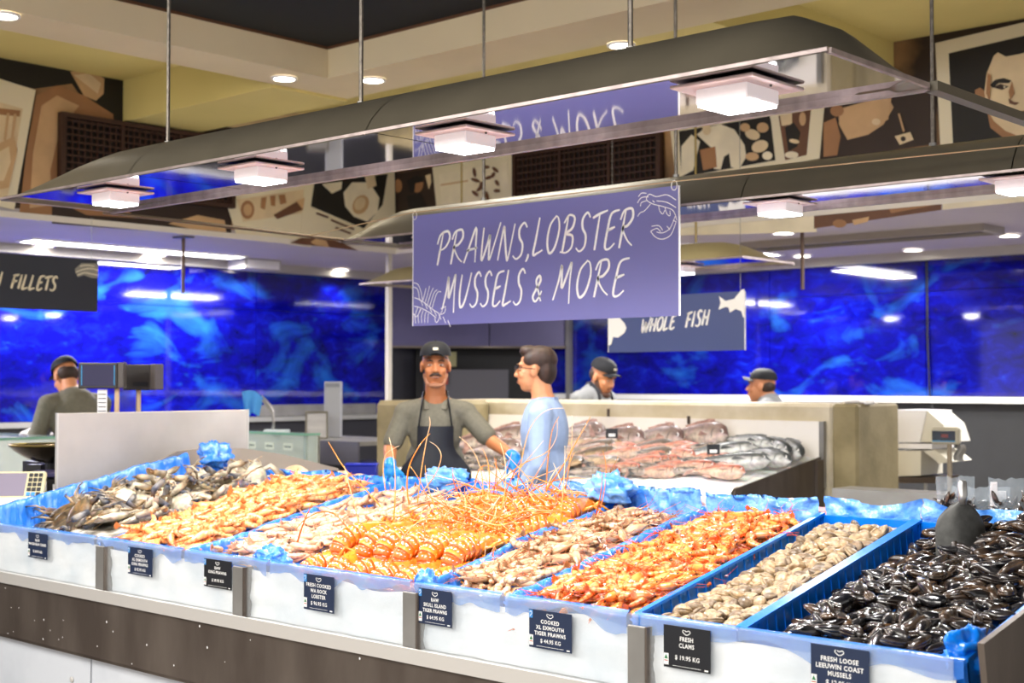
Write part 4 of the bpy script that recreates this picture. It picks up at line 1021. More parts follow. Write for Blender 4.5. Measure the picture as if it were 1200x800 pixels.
# ---- clams and mussels
def valve(outline, ht, n=18, k=5, up=1, ridged=0):
    """outline(a)->(x,y); dome of height ht over it"""
    vs = [V((outline(0)[2], 0, up * ht))]; cc = [(1, 1, 1)]
    for j in range(1, k + 1):
        f = j / k; z = up * ht * (1 - f ** 2.2) ** .75 if f < 1 else 0
        for i in range(n):
            a = 2 * math.pi * i / n; x, y, ux = outline(a); vs.append(V((ux + (x - ux) * f, y * f, z)))
    fs = [(0, 1 + i, 1 + (i + 1) % n)[::up] for i in range(n)]
    for j in range(k - 1):
        for i in range(n): a = 1 + j * n + i; b = 1 + j * n + (i + 1) % n; fs.append((a, a + n, b + n, b)[::up])
    fs.append(tuple(range(1 + (k - 1) * n, 1 + k * n))[::-up])
    return vs, fs


def shell_thing(name, outline, ht, gap, m, k=6, n=20, open_=0, colf=None):
    out = []
    for up in (1, -1):
        vs, fs = valve(outline, ht, n, k, up); vs = [v + V((0, 0, up * gap)) for v in vs]
        if open_: vs = [Matrix.Rotation(up * open_, 3, 'Y') @ (v - V((-.02, 0, 0))) + V((-.02, 0, 0)) for v in vs]
        cols = [colf(v, j) for j, v in enumerate(vs)]
        mb = MB(); mb.add(vs, fs, cols); out.append(mb.mesh('valve', [m], True))
    o = link(name, out[0]); c = link('lower_valve', out[1], o); KIDS[o.name] = [c]
    return o


clam_m = mat('clam_shell', (1, 1, 1), .35, attr=True, var=.5, vscale=55, rand=.2, bump=.25, bscale=120, coat=.2)
def clam_out(a):
    r = 1 + .06 * math.cos(a) - .05 * math.cos(2 * a)
    return (.023 * math.cos(a) * r * 1.08, .020 * math.sin(a) * r, -.006)
def clam_col(br):
    def f(v, j):
        f_ = (j - 1) // 20 if j else 0; c = mixc((.55, .38, .19), (.36, .19, .065), .5 + .5 * math.sin(f_ * 2.1 + br)); return mixc(c, (.66, .55, .40), .45 if f_ < 2 else .1 + .2 * (br % 1)) if br < 3 else mixc(c, (.12, .10, .09), .55)
    return f
ps = [shell_thing('clam', clam_out, .0125, .0008, clam_m, open_=o_, colf=clam_col(b_)) for o_, b_ in ((0, .2), (.05, 1.4), (0, 2.5), (.03, .8), (0, 3.4))]
h = heap(X6, X7, -.075, -.012, .1, .006)
rollc = lambda: rnd.choice((0, 0, 0, .5, 1.1, -.8)) + rnd.uniform(-.25, .25)
bed('clam_bed', 'lower layer of clams under the visible ones', 'clams', [p.data for p in ps], 230, region(X6 + .035, X7 - .03, 230), h, clam_m, .022)
scatter(ps, 285, region(X6 + .035, X7 - .03, 285, .025, .93), h, 'small beige ridged clam in the blue crate between prawns and mussels', 'fresh clams', lambda: rnd.uniform(0, 6.28), .5, rollc, (.85, 1.15), (0, .012))
mus_m = mat('mussel_shell', (1, 1, 1), .2, attr=True, var=.5, vscale=35, rand=.35, bump=.12, bscale=80, coat=.6, spec=.6)
def mus_out(a):
    c, s_ = math.cos(a), math.sin(a)
    x = .037 * c; wid = .0185 * (1 - .55 * ss(.1, -1, -c) * 0 - .62 * (1 - ss(-1, .2, c)))
    return (x, wid * s_ * (1 if s_ > 0 else .85), -.010)
def mus_col(k):
    def f(v, j):
        r = (j - 1) // 20 if j else 0
        base = (.006, .006, .009); br = (.13, .065, .025); gr = (.065, .06, .058)
        c = mixc(base, br, .9 * ss(.1, .9, (r / 6) * (.5 + .5 * math.sin(k)) )); return mixc(c, gr, .45 * (.5 + .5 * math.sin(k * 2 + v.x * 90)))
    return f
ps = [shell_thing('mussel', mus_out, .0115, .0006, mus_m, open_=o_, colf=mus_col(b_)) for o_, b_ in ((0, 0), (.04, 1.2), (0, 2.2), (0, 3.1), (.07, 4.4))]
h = lambda x, v: -.075 + .072 * ss(0, .16, x - X7) + .020 * ss(.2, .7, v) - .050 * math.exp(-((x + 1.62) / .12) ** 2 - ((v - .68) / .14) ** 2) + .008 * math.sin(x * 30 + v * 9) - .018 * ss(.12, 0, XE - x) - .015 * (1 - ss(0, .06, v))
bed('mussel_bed', 'lower layer of mussels under the visible ones', 'mussels', [p.data for p in ps], 330, region(X7 + .045, XE - .035, 330), h, mus_m, .022)
scatter(ps, 300, region(X7 + .04, XE - .035, 300, .03, .95), h, 'black and brown mussel in the blue crate at the right end', 'fresh mussels', lambda: rnd.uniform(0, 6.28), .35, rollc, (.95, 1.35), (0, .018))

# ---- rock lobsters
lob_m = mat('lobster_shell', (1, 1, 1), .2, attr=True, var=.25, vscale=45, rand=.12, coat=.6, spec=.7, bump=.25, bscale=70)
LO, LD, LW, LY = (.90, .22, .012), (.78, .10, .006), (.98, .74, .46), (.95, .42, .05)
def make_lobster(seed):
    rr = random.Random(seed); t = thing('rock_lobster', 'x', 'lobster')
    # carapace
    n = 14; pts, rad, cols = [], [], []
    for i in range(n + 1):
        f = i / n; pts.append(V((.13 * f, 0, .034 + .006 * math.sin(f * 3)))); r_ = .040 * (1 - .38 * f ** 1.6) * (1 if i < n else .5); rad.append((r_ * 1.02, r_ * .95))
        cols.append(LW if i == 0 else jit(mixc(LO, LY, .5 * rr.random()), .06))
    mb = MB(); mb.tube(pts, rad, 14, cols)
    for k in range(34):
        a = rr.uniform(-1.2, 1.2); f = rr.uniform(.12, 1); r_ = .040 * (1 - .38 * f ** 1.6); c = V((.13 * f, math.sin(a) * r_, .036 + math.cos(a) * r_ * .95)); d = V((.6, math.sin(a), math.cos(a))).normalized()
        mb.tube([c - d * .002, c + d * .007], [.0022, .0003], 4, [LO, LY])
    for s_ in (-1, 1): mb.tube([(.125, s_ * .012, .062), (.142, s_ * .016, .074)], [.004, .0008], 5, [LO, LD])
    mb.obj('carapace', lob_m, t, smooth=True)
    # tail of six overlapping rings, curling under
    p = V((0, 0, .036)); ang = 0.0
    tl = None
    for k in range(6):
        ang = [.0, .12, .35, .7, 1.1, 1.55][k]; d = V((-math.cos(ang), 0, -math.sin(ang)))
        r0 = .0435 - .0026 * k; L_ = .026
        q = [p - d * .006, p, p + d * L_ * .35, p + d * L_ * .8, p + d * L_]
        mb = MB(); mb.tube(q, [(r0 * .9, r0 * .82), (r0 * 1.02, r0 * .95), (r0 * 1.0, r0 * .93), (r0 * .97, r0 * .9), (r0 * .86, r0 * .8)], 16, [LD, LD, LO, LY if k % 2 else LO, LW if k == 0 else LD])
        for s_ in (-1, 1):
            for g in range(3): a = s_ * (.35 + .4 * g); c = p + d * L_ * .4 + V((0, math.sin(a) * r0, 0)) + (V((0, 0, 1)) * math.cos(ang) + V((-1, 0, 0)) * math.sin(ang)) * math.cos(a) * r0 * .93; mb.sphere(c, (.0035, .0028, .0014), 6, 4)
            # side spikes
            mb.tube([p + d * L_ * .5 + V((0, s_ * r0 * .95, -.004)), p + d * L_ * .9 + V((0, s_ * (r0 * .98), -.02))], [.005, .001], 5, [LO, LD])
        mb.obj('tail_ring', lob_m, t, smooth=True); p = p + d * L_ * .86
    mb = MB()
    for k, a in enumerate((-.9, -.45, 0, .45, .9)):
        d = V((.25, math.sin(a), -.9)).normalized() if True else d; sd = V((0, math.cos(a), 0)) * .011
        e = p + V((0, 0, .006)); mb.add([e - sd * .3, e + d * .022 - sd, e + d * .042 - sd * .5, e + d * .042 + sd * .5, e + d * .022 + sd, e + sd * .3], [(0, 1, 2, 3, 4, 5)], [LD, LO, LY, LY, LO, LD])
    mb.obj('tail_fan', lob_m, t)
    for s_ in (-1, 1):
        for k in range(5):
            x = .02 + .022 * k; o = V((x, s_ * .03, .025)); a = V((x + .01 + .02 * k, s_ * (.062 + rr.uniform(0, .012)), .045 + rr.uniform(-.01, .02))); b = a + V((.02 + .02 * rr.random(), s_ * rr.uniform(-.01, .02), -.03)); c = b + V((.015, s_ * rr.uniform(-.01, .01), -.02))
            mb = MB(); mb.tube([o, o.lerp(a, .5) + V((0, 0, .004)), a, a.lerp(b, .5), b, c], [.0052, .0058, .0045, .0042, .0034, .001], 6, [LO, LY, LO, LY, LD, LD]); mb.obj('leg', lob_m, t, smooth=True)
        mb = MB(); mb.sphere((.137, s_ * .014, .052), .0055, 8, 6); mb.obj('eye', black_p, t)
    for s_ in (-1, 1):
        L_ = rr.uniform(.10, .30); pts = [V((.128, s_ * .015, .045)), V((.150, s_ * .026, .052)), V((.172, s_ * .032, .062))]
        d = V((rr.uniform(-.3, 1), s_ * rr.uniform(-.9, 1.1), rr.uniform(.15, .7))).normalized(); bend = V((rr.uniform(-.6, .4), rr.uniform(-.9, .9), rr.uniform(-.5, .2)))
        q = pts[-1]; m_ = 9
        for i in range(1, m_ + 1): q = q + (d + bend * (i / m_) ** 1.5).normalized() * L_ / m_; pts.append(q)
        mb = MB(); mb.tube(pts, [.0080, .007, .0055] + [.0026 * (1 - .8 * i / m_) for i in range(m_)], 6, [LO, LD, LO] + [mixc(LD if seed % 2 else LY, LY if seed % 2 else LW, i / m_) for i in range(m_)]); mb.obj('antenna', lob_m, t, smooth=True)
        for k in range(2):
            d2 = V((.8, s_ * rr.uniform(0, .4), rr.uniform(.3, 1))).normalized(); o = V((.14, s_ * .006, .042))
            mb = MB(); mb.tube([o, o + d2 * .035, o + d2 * .06 + V((0, s_ * .012, .02 * k))], [.0024, .0018, .0006], 5, [LO, LY, LW]); mb.obj('feeler', lob_m, t)
    KIDS[t.name] = [o for o in COL.objects if o.parent == t]
    return t


LPS = [make_lobster(i) for i in range(4)]
nxt = 0; rows_ = [('front', .15, 6, -3.55, -2.985), ('second', .30, 6, -3.52, -3.0), ('third', .47, 6, -3.47, -2.99), ('fourth', .63, 6, -3.43, -2.98), ('back', .79, 5, -3.40, -2.98)]
ords = ['first', 'second', 'third', 'fourth', 'fifth', 'sixth', 'seventh']
for rn, v, k, xa, xb in rows_:
    for i in range(k):
        x = xa + (xb - xa) * (i + .1 * rnd.uniform(-1, 1)) / (k - 1); yaw = math.pi / 2 + rnd.gauss(.0, .13 if rn in ('front', 'second') else .6) - .12; n_ = -.075 if rn == 'front' else -.05 + .008 * rnd.random()
        n_ = dict(front=-.075, second=-.012, third=-.05, fourth=-.045, back=-.03)[rn]
        M = Matrix.Translation(T(x, v + rnd.uniform(-.015, .015), n_)) @ Matrix.Rotation(TH, 4, 'X') @ Matrix.Rotation(yaw, 4, 'Z') @ Matrix.Rotation(rnd.gauss(0, .15), 4, 'X') @ Matrix.Rotation((-.05 if rn == 'front' else .12) + rnd.gauss(0, .05), 4, 'Y')
        lb = f'cooked orange rock lobster in the {rn} row, {ords[i]} from the left'
        if nxt < 4: L0 = LPS[nxt]; L0.matrix_world = M; L0['label'] = lb; L0['group'] = 'cooked rock lobsters'
        else: dup(LPS[rnd.randrange(4)], M, lb, 'cooked rock lobsters')
        nxt += 1
# long loose antennae that stand high above the pile, each with its lobster below
def feeler_px(pxs, y0, label, r=.0026, c0=None, c1=None):
    c0, c1 = (LY, LW) if any(w in label for w in ('pale', 'yellow', 'white', 'cream')) else (LD, LO) if 'red' in label else (LO, LY)
    pts = cr_spline([at(px, py, y=yy) for px, py, yy in pxs], 6); k = len(pts)
    mb = MB(); mb.tube(pts, [r * (1 - .75 * i / k) for i in range(k)], 5, [mixc(c0, c1, i / k) for i in range(k)]); return tag(mb.obj('loose_antenna', lob_m, None, smooth=True), label, 'antenna', 'lobster antennae standing above the pile')
feeler_px([(481, 600, 3.5), (477, 570, 3.5), (480, 545, 3.5), (493, 520, 3.5), (504, 508, 3.5)], 0, 'tall curved orange lobster antenna before the dark apron', .004)
feeler_px([(489, 590, 3.5), (494, 550, 3.5), (500, 515, 3.5), (504, 497, 3.5), (503, 488, 3.5)], 0, 'straight yellow lobster antenna tip highest before the apron')
feeler_px([(492, 580, 3.6), (510, 556, 3.6), (517, 535, 3.6), (512, 523, 3.6), (503, 517, 3.6)], 0, 'pale lobster antenna hooking right over the apron')
feeler_px([(452, 575, 3.6), (449, 550, 3.6), (452, 533, 3.6), (462, 525, 3.6), (469, 522, 3.6)], 0, 'yellow lobster antenna arching by the left blue glove')
feeler_px([(460, 610, 3.5), (430, 575, 3.5), (405, 550, 3.5), (385, 518, 3.5)], 0, 'long straight orange lobster antenna pointing up to the left', .0035)
feeler_px([(348, 637, 3.0), (356, 612, 3.0), (366, 590, 3.0)], 0, 'short red lobster antenna over the raw king prawns', .004)
feeler_px([(408, 618, 3.1), (392, 602, 3.1), (375, 600, 3.1), (358, 608, 3.1), (345, 622, 3.1)], 0, 'red lobster antenna looping over the blue tray edge', .004)
feeler_px([(605, 575, 3.7), (612, 535, 3.7), (622, 500, 3.7), (640, 481, 3.7), (662, 478, 3.7)], 0, 'pale lobster antenna curving across the blue shirt')
feeler_px([(640, 575, 3.7), (642, 540, 3.7), (647, 505, 3.7), (655, 488, 3.7)], 0, 'upright orange lobster antenna before the blue shirt')
feeler_px([(642, 572, 3.7), (660, 545, 3.7), (677, 515, 3.7), (692, 488, 3.7)], 0, 'long orange lobster antenna leaning right past the blue shirt', .0035)
feeler_px([(655, 570, 3.7), (664, 550, 3.7), (673, 530, 3.7)], 0, 'short orange lobster antenna at the right of the blue shirt')
feeler_px([(580, 570, 3.7), (610, 545, 3.7), (640, 530, 3.7), (652, 512, 3.7), (653, 490, 3.7)], 0, 'yellow lobster antenna sweeping up over the shirt')
feeler_px([(600, 560, 3.7), (615, 542, 3.7), (637, 516, 3.7)], 0, 'white lobster antenna rising right of the second blue glove')
feeler_px([(452, 672, 2.95), (466, 640, 2.95), (482, 618, 2.95), (500, 606, 2.95)], 0, 'cream lobster antenna hanging over the front of the pile')
feeler_px([(556, 575, 3.6), (558, 560, 3.6), (563, 548, 3.6), (572, 545, 3.6), (580, 548, 3.6)], 0, 'small arching antenna by the right blue glove')
feeler_px([(570, 580, 3.7), (590, 556, 3.7), (600, 530, 3.7)], 0, 'thin orange antenna rising at the right blue glove')
for k in range(120):
    a_ = T(rnd.uniform(-3.5, -2.98), rnd.uniform(.42, .9), rnd.uniform(.02, .05)); d_ = V((rnd.uniform(-1, 1), rnd.uniform(-1, .8), rnd.uniform(.0, .45))).normalized(); L_ = rnd.uniform(.10, .26); b_ = V((rnd.uniform(-.5, .5), rnd.uniform(-.5, .5), rnd.uniform(-.6, .3)))
    pt = [a_ + (d_ + b_ * (q / 7)) * (L_ * q / 7) for q in range(8)]; cA, cB = rnd.choice(((LD, LY), (LY, LW), (LO, LY), (LY, LW)))
    mb = MB(); mb.tube(pt, [.0030 * (1 - .1 * q) for q in range(8)], 5, [mixc(cA, cB, q / 7) for q in range(8)]); tag(mb.obj('loose_antenna', lob_m, None, smooth=True), 'thin lobster antenna lost in the orange tangle at the back of the pile', 'antenna', 'antennae in the tangle of the lobster pile')

# ---- raw crabs
crab_m = mat('crab_shell', (1, 1, 1), .45, attr=True, var=.7, vscale=26, rand=.2, coat=.1, bump=.2, bscale=70)
def make_crab(seed, belly):
    rr = random.Random(seed); t = thing('blue_swimmer_crab', 'x', 'crab')
    dk = (.055, .045, .03) if not belly else (.80, .66, .46); md = (.26, .14, .05) if not belly else (.86, .74, .55); bl = (.05, .07, .13) if not belly else (.50, .30, .12); pale = (.80, .68, .50)
    mb = MB(); mb.grid(lambda u, w_: V((.085 * math.cos(2 * math.pi * u) * math.sin(math.pi * w_) * (1 + .12 * math.cos(2 * math.pi * u) ** 8), .048 * math.sin(2 * math.pi * u) * math.sin(math.pi * w_), .018 * math.cos(math.pi * w_))), 22, 10,
        lambda u, w_: jit(mixc(dk, md, rr.random()) if w_ < .55 else pale, .12)); 
    for s_ in (-1, 1):
        mb.tube([(s_ * .068, 0, 0), (s_ * .095, .006, 0)], [.007, .001], 5, [md, pale])
        for k in range(5): mb.tube([(s_ * (.02 + .011 * k), .035 - .004 * k, 0), (s_ * (.023 + .012 * k), .043 - .004 * k, 0)], [.003, .0005], 4, [md, md])
    mb.obj('carapace', crab_m, t, smooth=True)
    for s_ in (-1, 1):
        a = V((s_ * .05, .03, 0)); b = a + V((s_ * rr.uniform(.02, .04), .03, rr.uniform(0, .008))); c = b + V((-s_ * rr.uniform(.02, .04), .035, 0)); e = c + V((-s_ * .02, .034, 0))
        mb = MB(); mb.tube([a, b, c, c.lerp(e, .5)], [.009, .012, .015, .011], 7, [md, bl if not belly else pale, mixc(bl, pale, .5), bl]); mb.tube([c.lerp(e, .4) + V((.005, 0, 0)), e + V((.004, 0, 0))], [.006, .001], 5, [bl, (.3, .12, .05)]); mb.tube([c.lerp(e, .4) - V((.006, 0, 0)), e - V((.008, 0, 0))], [.004, .001], 5, [bl, (.3, .12, .05)]); mb.obj('claw', crab_m, t, smooth=True)
        for k in range(4):
            a = V((s_ * .055, .012 - .018 * k, 0)); b = a + V((s_ * .024, .008 - .012 * k, .008)); c = b + V((s_ * .022, -.008 - .008 * k, -.012)); e = c + V((s_ * .014, -.010, -.008))
            mb = MB(); mb.tube([a, b, c, e], [(.0055, .004), (.005, .004), (.004, .003), (.006, .0015) if k == 3 else (.0015, .001)], 5, [pale if belly else md, mixc(md, pale, .4), bl, bl]); mb.obj('leg', crab_m, t, smooth=True)
    KIDS[t.name] = [o for o in COL.objects if o.parent == t]
    return t
CP = [make_crab(1, False), make_crab(2, True), make_crab(3, False), make_crab(5, True)]
h = heap(-5.45, X1, -.07, .0, .22, .012)
reg = region(-5.34, X1 - .08, 64, .12, .86)
for i in range(64):
    x, v = reg(i); p = CP[i % 4]
    M = Matrix.Translation(T(x, v, h(x, v) + rnd.uniform(0, .03))) @ Matrix.Rotation(TH, 4, 'X') @ Matrix.Rotation(rnd.uniform(0, 6.28), 4, 'Z') @ Matrix.Rotation(rnd.gauss(0, .35), 4, 'Y') @ Matrix.Rotation(rnd.gauss(0, .4), 4, 'X')
    lb = 'raw crab lying belly up, cream white, in the left tray' if i % 2 else 'raw dark crab lying shell up in the left tray'; g = 'raw crabs lying belly up' if i % 2 else 'raw crabs lying shell up'
    if i < 4: p.matrix_world = M; p['label'] = lb; p['group'] = g
    else: dup(p, M, lb, g)
mb = MB(); n_ = 30
mb.grid(lambda u, w_: T(-5.40 + (X1 - .03 + 5.40) * u, .03 + .88 * w_, h(-5.4 + (X1 + 5.37) * u, .03 + .88 * w_) - .018 + .02 * nz((u * 4, w_ * 5, 0), 2.5)), 40, 40, lambda u, w_: mixc((.8, .74, .62), (.16, .13, .09), ss(-.1, .35, nz((u * 9, w_ * 9, 0), 1.5))))
tag(mb.obj('crab_bed', crab_m, None, smooth=True), 'lower layer of crab shells and ice under the visible crabs', 'crabs', kind='stuff')
# white tuft and scoop
sc = thing('metal_scoop', 'grey metal scoop standing upright in the mussels', 'scoop', T(-1.615, .78, -.065) )
sc.rotation_euler = (R(-6), R(1), R(90) - YAW)
mb = MB(); w2, h2 = .068, .185
def sco(u, w_):
    a = (u - .5) * 2; y_ = w_; top = h2 * (1 - .12 * a ** 4); z = -.04 + (top + .04) * y_; xx = a * w2 * (1); 
    if y_ > .6:
        th_ = (y_ - .6) / .4 * math.pi / 2; z = -.04 + (top + .04) * (.70 + .30 * math.sin(th_)); xx = a * w2 * max(.18, math.cos(th_)) ** .62
    else: z = -.04 + (top + .04) * y_ * .70 / .6
    return V((xx, .028 * a * a - .035, z))
mb.grid(sco, 20, 20); n0 = len(mb.v); mb.grid(lambda u, w_: sco(u, w_) + V((0, .003, 0)), 20, 20); mb.obj('blade', mat('cast_aluminium', '4E4E4C', .45, .8, var=.3, vscale=40), sc, smooth=True)
MB().tube([(0, -.03, h2 - .012), (.001, -.028, h2 + .012), (.002, -.026, h2 + .05), (.002, -.026, h2 + .056)], [.010, .0135, .0125, .008], 12).obj('handle', mat('scoop_handle_metal', 'A5A3A0', .35, .85), sc, smooth=True)

# ---- bagged mussels behind, on the back half
bag_m = mat('clear_bag_film', 'D6E4EC', .08, 0, alpha=.2, spec=.9, bump=.6, bscale=14)
for i, (px, py, w_, h_, lb, rz) in enumerate([(1120, 612, .12, .17, 'clear bag of mussels standing left behind the scoop', .2), (1150, 613, .16, .14, 'clear bag of mussels with white label panel right of the scoop', -.1), (1193, 612, .17, .17, 'clear bag of mussels at the right picture edge', .1)]):
    p = at(px, py, y=4.02 + .03 * i); p.z = 1.185
    t = thing('mussel_bag', lb, 'bag', (p.x, p.y, 1.115), math.pi / 2 - YAW + rz, 'bags of mussels on the back shelf')
    mb = MB(); mb.grid(lambda u, q: V(((u - .5) * w_ * (1 + .08 * q), .035 * math.sin(math.pi * u) * (1 - q) ** .5 * (-1) + .006 * nz((u * 3, q * 3, i), 2), q * (h_ + .025) + .012 * nz((u * 4, 0, i), 2) * q)), 18, 14); mb.grid(lambda u, q: V(((u - .5) * w_ * (1 + .08 * q), .035 * math.sin(math.pi * u) * (1 - q) ** .5, q * (h_ + .025) + .012 * nz((u * 4, 0, i), 2) * q)), 18, 14)
    mb.obj('bag_film', bag_m, t, smooth=True)
    if i: MB().box((w_ * .18 if i == 1 else -w_ * .5, -.002, .06), (w_ * .46 if i == 1 else -w_ * .38, .0, h_ + .015)).obj('white_panel', white_p, t)
    mb = MB(); ml = [p_.data for p_ in ps]
    for k in range(44):
        M = Matrix.Translation((rnd.uniform(-.4, .4) * w_, rnd.uniform(-.015, .015), rnd.uniform(.02, .03 + h_ * .62))) @ Euler((rnd.uniform(0, 6), rnd.uniform(0, 6), rnd.uniform(0, 6))).to_matrix().to_4x4()
        me = ml[k % 5]; arr = [0.0] * (4 * len(me.vertices)); me.color_attributes['Col'].data.foreach_get('color', arr)
        mb.add([M @ q.co for q in me.vertices], [tuple(f.vertices) for f in me.polygons], [tuple(arr[4 * z:4 * z + 3]) for z in range(len(me.vertices))])
    mb.obj('bagged_mussels', mus_m, t, smooth=True, kind='stuff')

# ---- round shells on the back half at left
sh_m = mat('scallop_shell', 'B98A62', .4, 0, col2='E8C49A', vscale=30)
for i, (px, py, r_) in enumerate([(318, 551, .05), (333, 552, .045), (350, 548, .075), (372, 553, .04), (385, 553, .055), (405, 556, .06), (425, 558, .05), (440, 560, .045), (300, 549, .045)]):
    p = at(px, py + 4, y=4.0); mb = MB(); vs, fs = valve(lambda a: (r_ * math.cos(a), r_ * math.sin(a) * .95, 0), r_ * .75, 18, 5, 1); mb.add(vs, fs)
    o = mb.obj('scallop_shell', sh_m, None, smooth=True); o.location = (p.x, 3.98, 1.165); o.rotation_euler = (rnd.uniform(-.2, .2), rnd.uniform(-.2, .2), rnd.uniform(0, 6)); tag(o, 'tan rounded scallop shell on the ice behind the left trays', 'shell', 'scallop shells on the back of the counter')

# ================================================================== THE FISH TABLE
fx0, fx1, fy0, fy1, fy2 = -6.85, -3.93, 6.05, 6.93, 7.12
ft = thing('fish_table', 'beige concrete fish counter with white marble splashback and steel sided ice tray', 'counter', (-5.8, 6.6, 0)); fo = ft.location.copy()
def fb(name, a, b, m, bev=0, **k): return MB().box(V(a) - fo, V(b) - fo, bev=bev).obj(name, m, ft, **k)
fb('back_wall', (fx0, 6.96, 0), (-3.86, 7.35, 1.475), conc_top, .02)
fb('end_pier', (-3.86, 6.95, 0), (-3.70, 7.45, 1.475), concrete, .015)
fb('end_pier', (fx0, 6.2, 0), (fx0 + .36, 6.96, 1.475), concrete, .03)
xs_ = [fx0 + .36, -5.6, -4.7, -3.93]
for a, b in zip(xs_[:-1], xs_[1:]): fb('splash_panel', (a + .003, 6.935, 1.0), (b - .003, 6.958, 1.375), tile_white)
fb('splash_edge', (-3.93, 6.93, 1.0), (-3.90, 6.96, 1.375), steel_mid)
m_ = MB(); m_.prism([V((fx1, fy0, .8)) - fo, V((fx1, fy0, 1.045)) - fo, V((fx1, fy1, 1.175)) - fo, V((fx1, fy1, .8)) - fo], (.012, 0, 0)); m_.obj('tray_side', steel_dark, ft)
fb('tray_corner', (-3.93, 6.86, .8), (-3.90, 6.93, 1.16), steel_dark)
fb('tray_front', (fx0 + .36, fy0 - .01, .80), (fx1, fy0, .93), white_p)
fb('front_panel', (fx0 + .36, fy0 + .03, 0), (-3.95, fy0 + .05, .8), mat('panel_white', 'D8D5CF', .5))
def icez(x, y):
    g = min(1, max(0, (y - fy0) / (fy1 - fy0))); return 1.045 + .12 * g + .06 * g ** .8 * ss(0, .30, fx1 - x)
mb = MB()
def icef(u, w_):
    x = fx0 + .37 + (fx1 - .01 - fx0 - .37) * u
    if w_ < .12: g = w_ / .12; p = V((x, fy0 - .03 * (1 - g) * 0 + .0, .93 + .11 * g)); p.y -= .015 * math.sin(g * 3.14)
    else: g = (w_ - .12) / .88; p = V((x, fy0 + (fy1 - fy0) * g, icez(x, fy0 + (fy1 - fy0) * g) - .008 + .014 * nz((x * 1.5, g * 2, 0), 1.5) + .012 * nz((x * 9, g * 9, 0), 2)))
    return p - fo
mb.grid(icef, 120, 30); mb.obj('ice_bed', ice_m, ft, smooth=True, kind='stuff')
for px, py in ((713, 488), (807, 497)): p = at(px, py, y=6.9); MB().box(p - fo - V((.01, .003, 0)), p - fo + V((.01, .003, .05))).obj('splash_clip', steel_dark, ft)

fish_m = mat('fish_skin', (1, 1, 1), .42, attr=True, var=.45, vscale=34, rand=.18, coat=.08)
fin_m = mat('fish_fin', '8C6A62', .4, 0, col2='C09A8E', vscale=30)
fin_d = mat('fish_fin_dark', '3A3F45', .4)
def make_fish(name, L, H_, W, top, belly, seed, fin, spots=None):
    n = 16; t = thing(name, 'x', 'fish'); pts, rad, cols = [], [], []
    prof = lambda f: (math.sin(math.pi * min(1, f * 1.02) ** .62) ** .8) * (1 - .35 * f) + .02
    def sk(u, w_):
        f = w_; a = 2 * math.pi * u; h_ = H_ / 2 * max(.04, prof(f)) if f < .86 else H_ / 2 * (.13 + .1 * (f - .86) / .14)
        return V((L * (.45 - f), math.cos(a) * h_, math.sin(a) * W / 2 * max(.08, prof(f)) * (1 if f < .86 else .4)))
    def cl(u, w_):
        c = mixc(belly, top, ss(-.35, .55, math.cos(2 * math.pi * u))); return jit(c, .07)
    mb = MB(); mb.grid(sk, 17, n, cl); mb.obj('body', fish_m, t, smooth=True)
    mb = MB(); gq = [V((L * .27 - .25 * H_ * .3 * math.cos(a * .5), H_ * .30 * math.sin(a * .5), W * .44 * math.cos(a * .42) + .001)) for a in range(-3, 4)]; mb.tube(gq, .0022, 5); mb.obj('gill_edge', fin_d, t)
    xe = L * (.45 - 1); tl = H_ * .42
    mb = MB(); mb.prism([(xe + .01, .006, -.001), (xe - L * .14, tl, -.001), (xe - L * .09, 0, -.001), (xe - L * .14, -tl, -.001), (xe + .01, -.006, -.001)], (0, 0, .003)); mb.obj('tail_fin', fin, t)
    mb = MB(); P_ = [(L * (.45 - f), H_ / 2 * prof(f) * .92, -.001) for f in (.25, .35, .45, .55, .65, .75)]; Q = [(x - L * .02, y + H_ * (.16 - .015 * i) * (1 if i % 2 else .8), z) for i, (x, y, z) in enumerate(P_)]
    mb.prism(P_ + Q[::-1], (0, 0, .003)); mb.obj('dorsal_fin', fin, t)
    mb = MB(); P_ = [(L * (.45 - f), -H_ / 2 * prof(f) * .92, -.001) for f in (.58, .66, .74)]; mb.prism(P_ + [(x - L * .03, y - H_ * .13, z) for x, y, z in P_[::-1]], (0, 0, .003)); mb.obj('anal_fin', fin, t)
    for s_ in (1, -1):
        mb = MB(); mb.prism([(L * .18, -.05 * H_, s_ * W * .46), (L * .06, .05 * H_, s_ * W * .56), (L * .03, -.12 * H_, s_ * W * .56)], (0, 0, .002)); mb.obj('pectoral_fin', fin, t)
        mb = MB(); mb.sphere((L * .375, H_ * .10, s_ * W * .27), (H_ * .085, H_ * .085, .005), 8, 5); ey = mb.obj('eye', white_p, t)
        mb = MB(); mb.sphere((L * .375, H_ * .10, s_ * (W * .27 + .002)), (H_ * .055, H_ * .055, .005), 8, 5); mb.obj('pupil', black_p, ey)
    KIDS[t.name] = [o for o in COL.objects if o.parent == t]
    return t


def dup_fish(root, M, label, group):
    c = root.copy(); COL.objects.link(c); c.matrix_world = M; c['label'] = label; c['group'] = group
    for ch in KIDS[root.name]:
        d = ch.copy(); COL.objects.link(d); d.parent = c
        for g in ch.children:
            e_ = g.copy(); COL.objects.link(e_); e_.parent = d
    return c


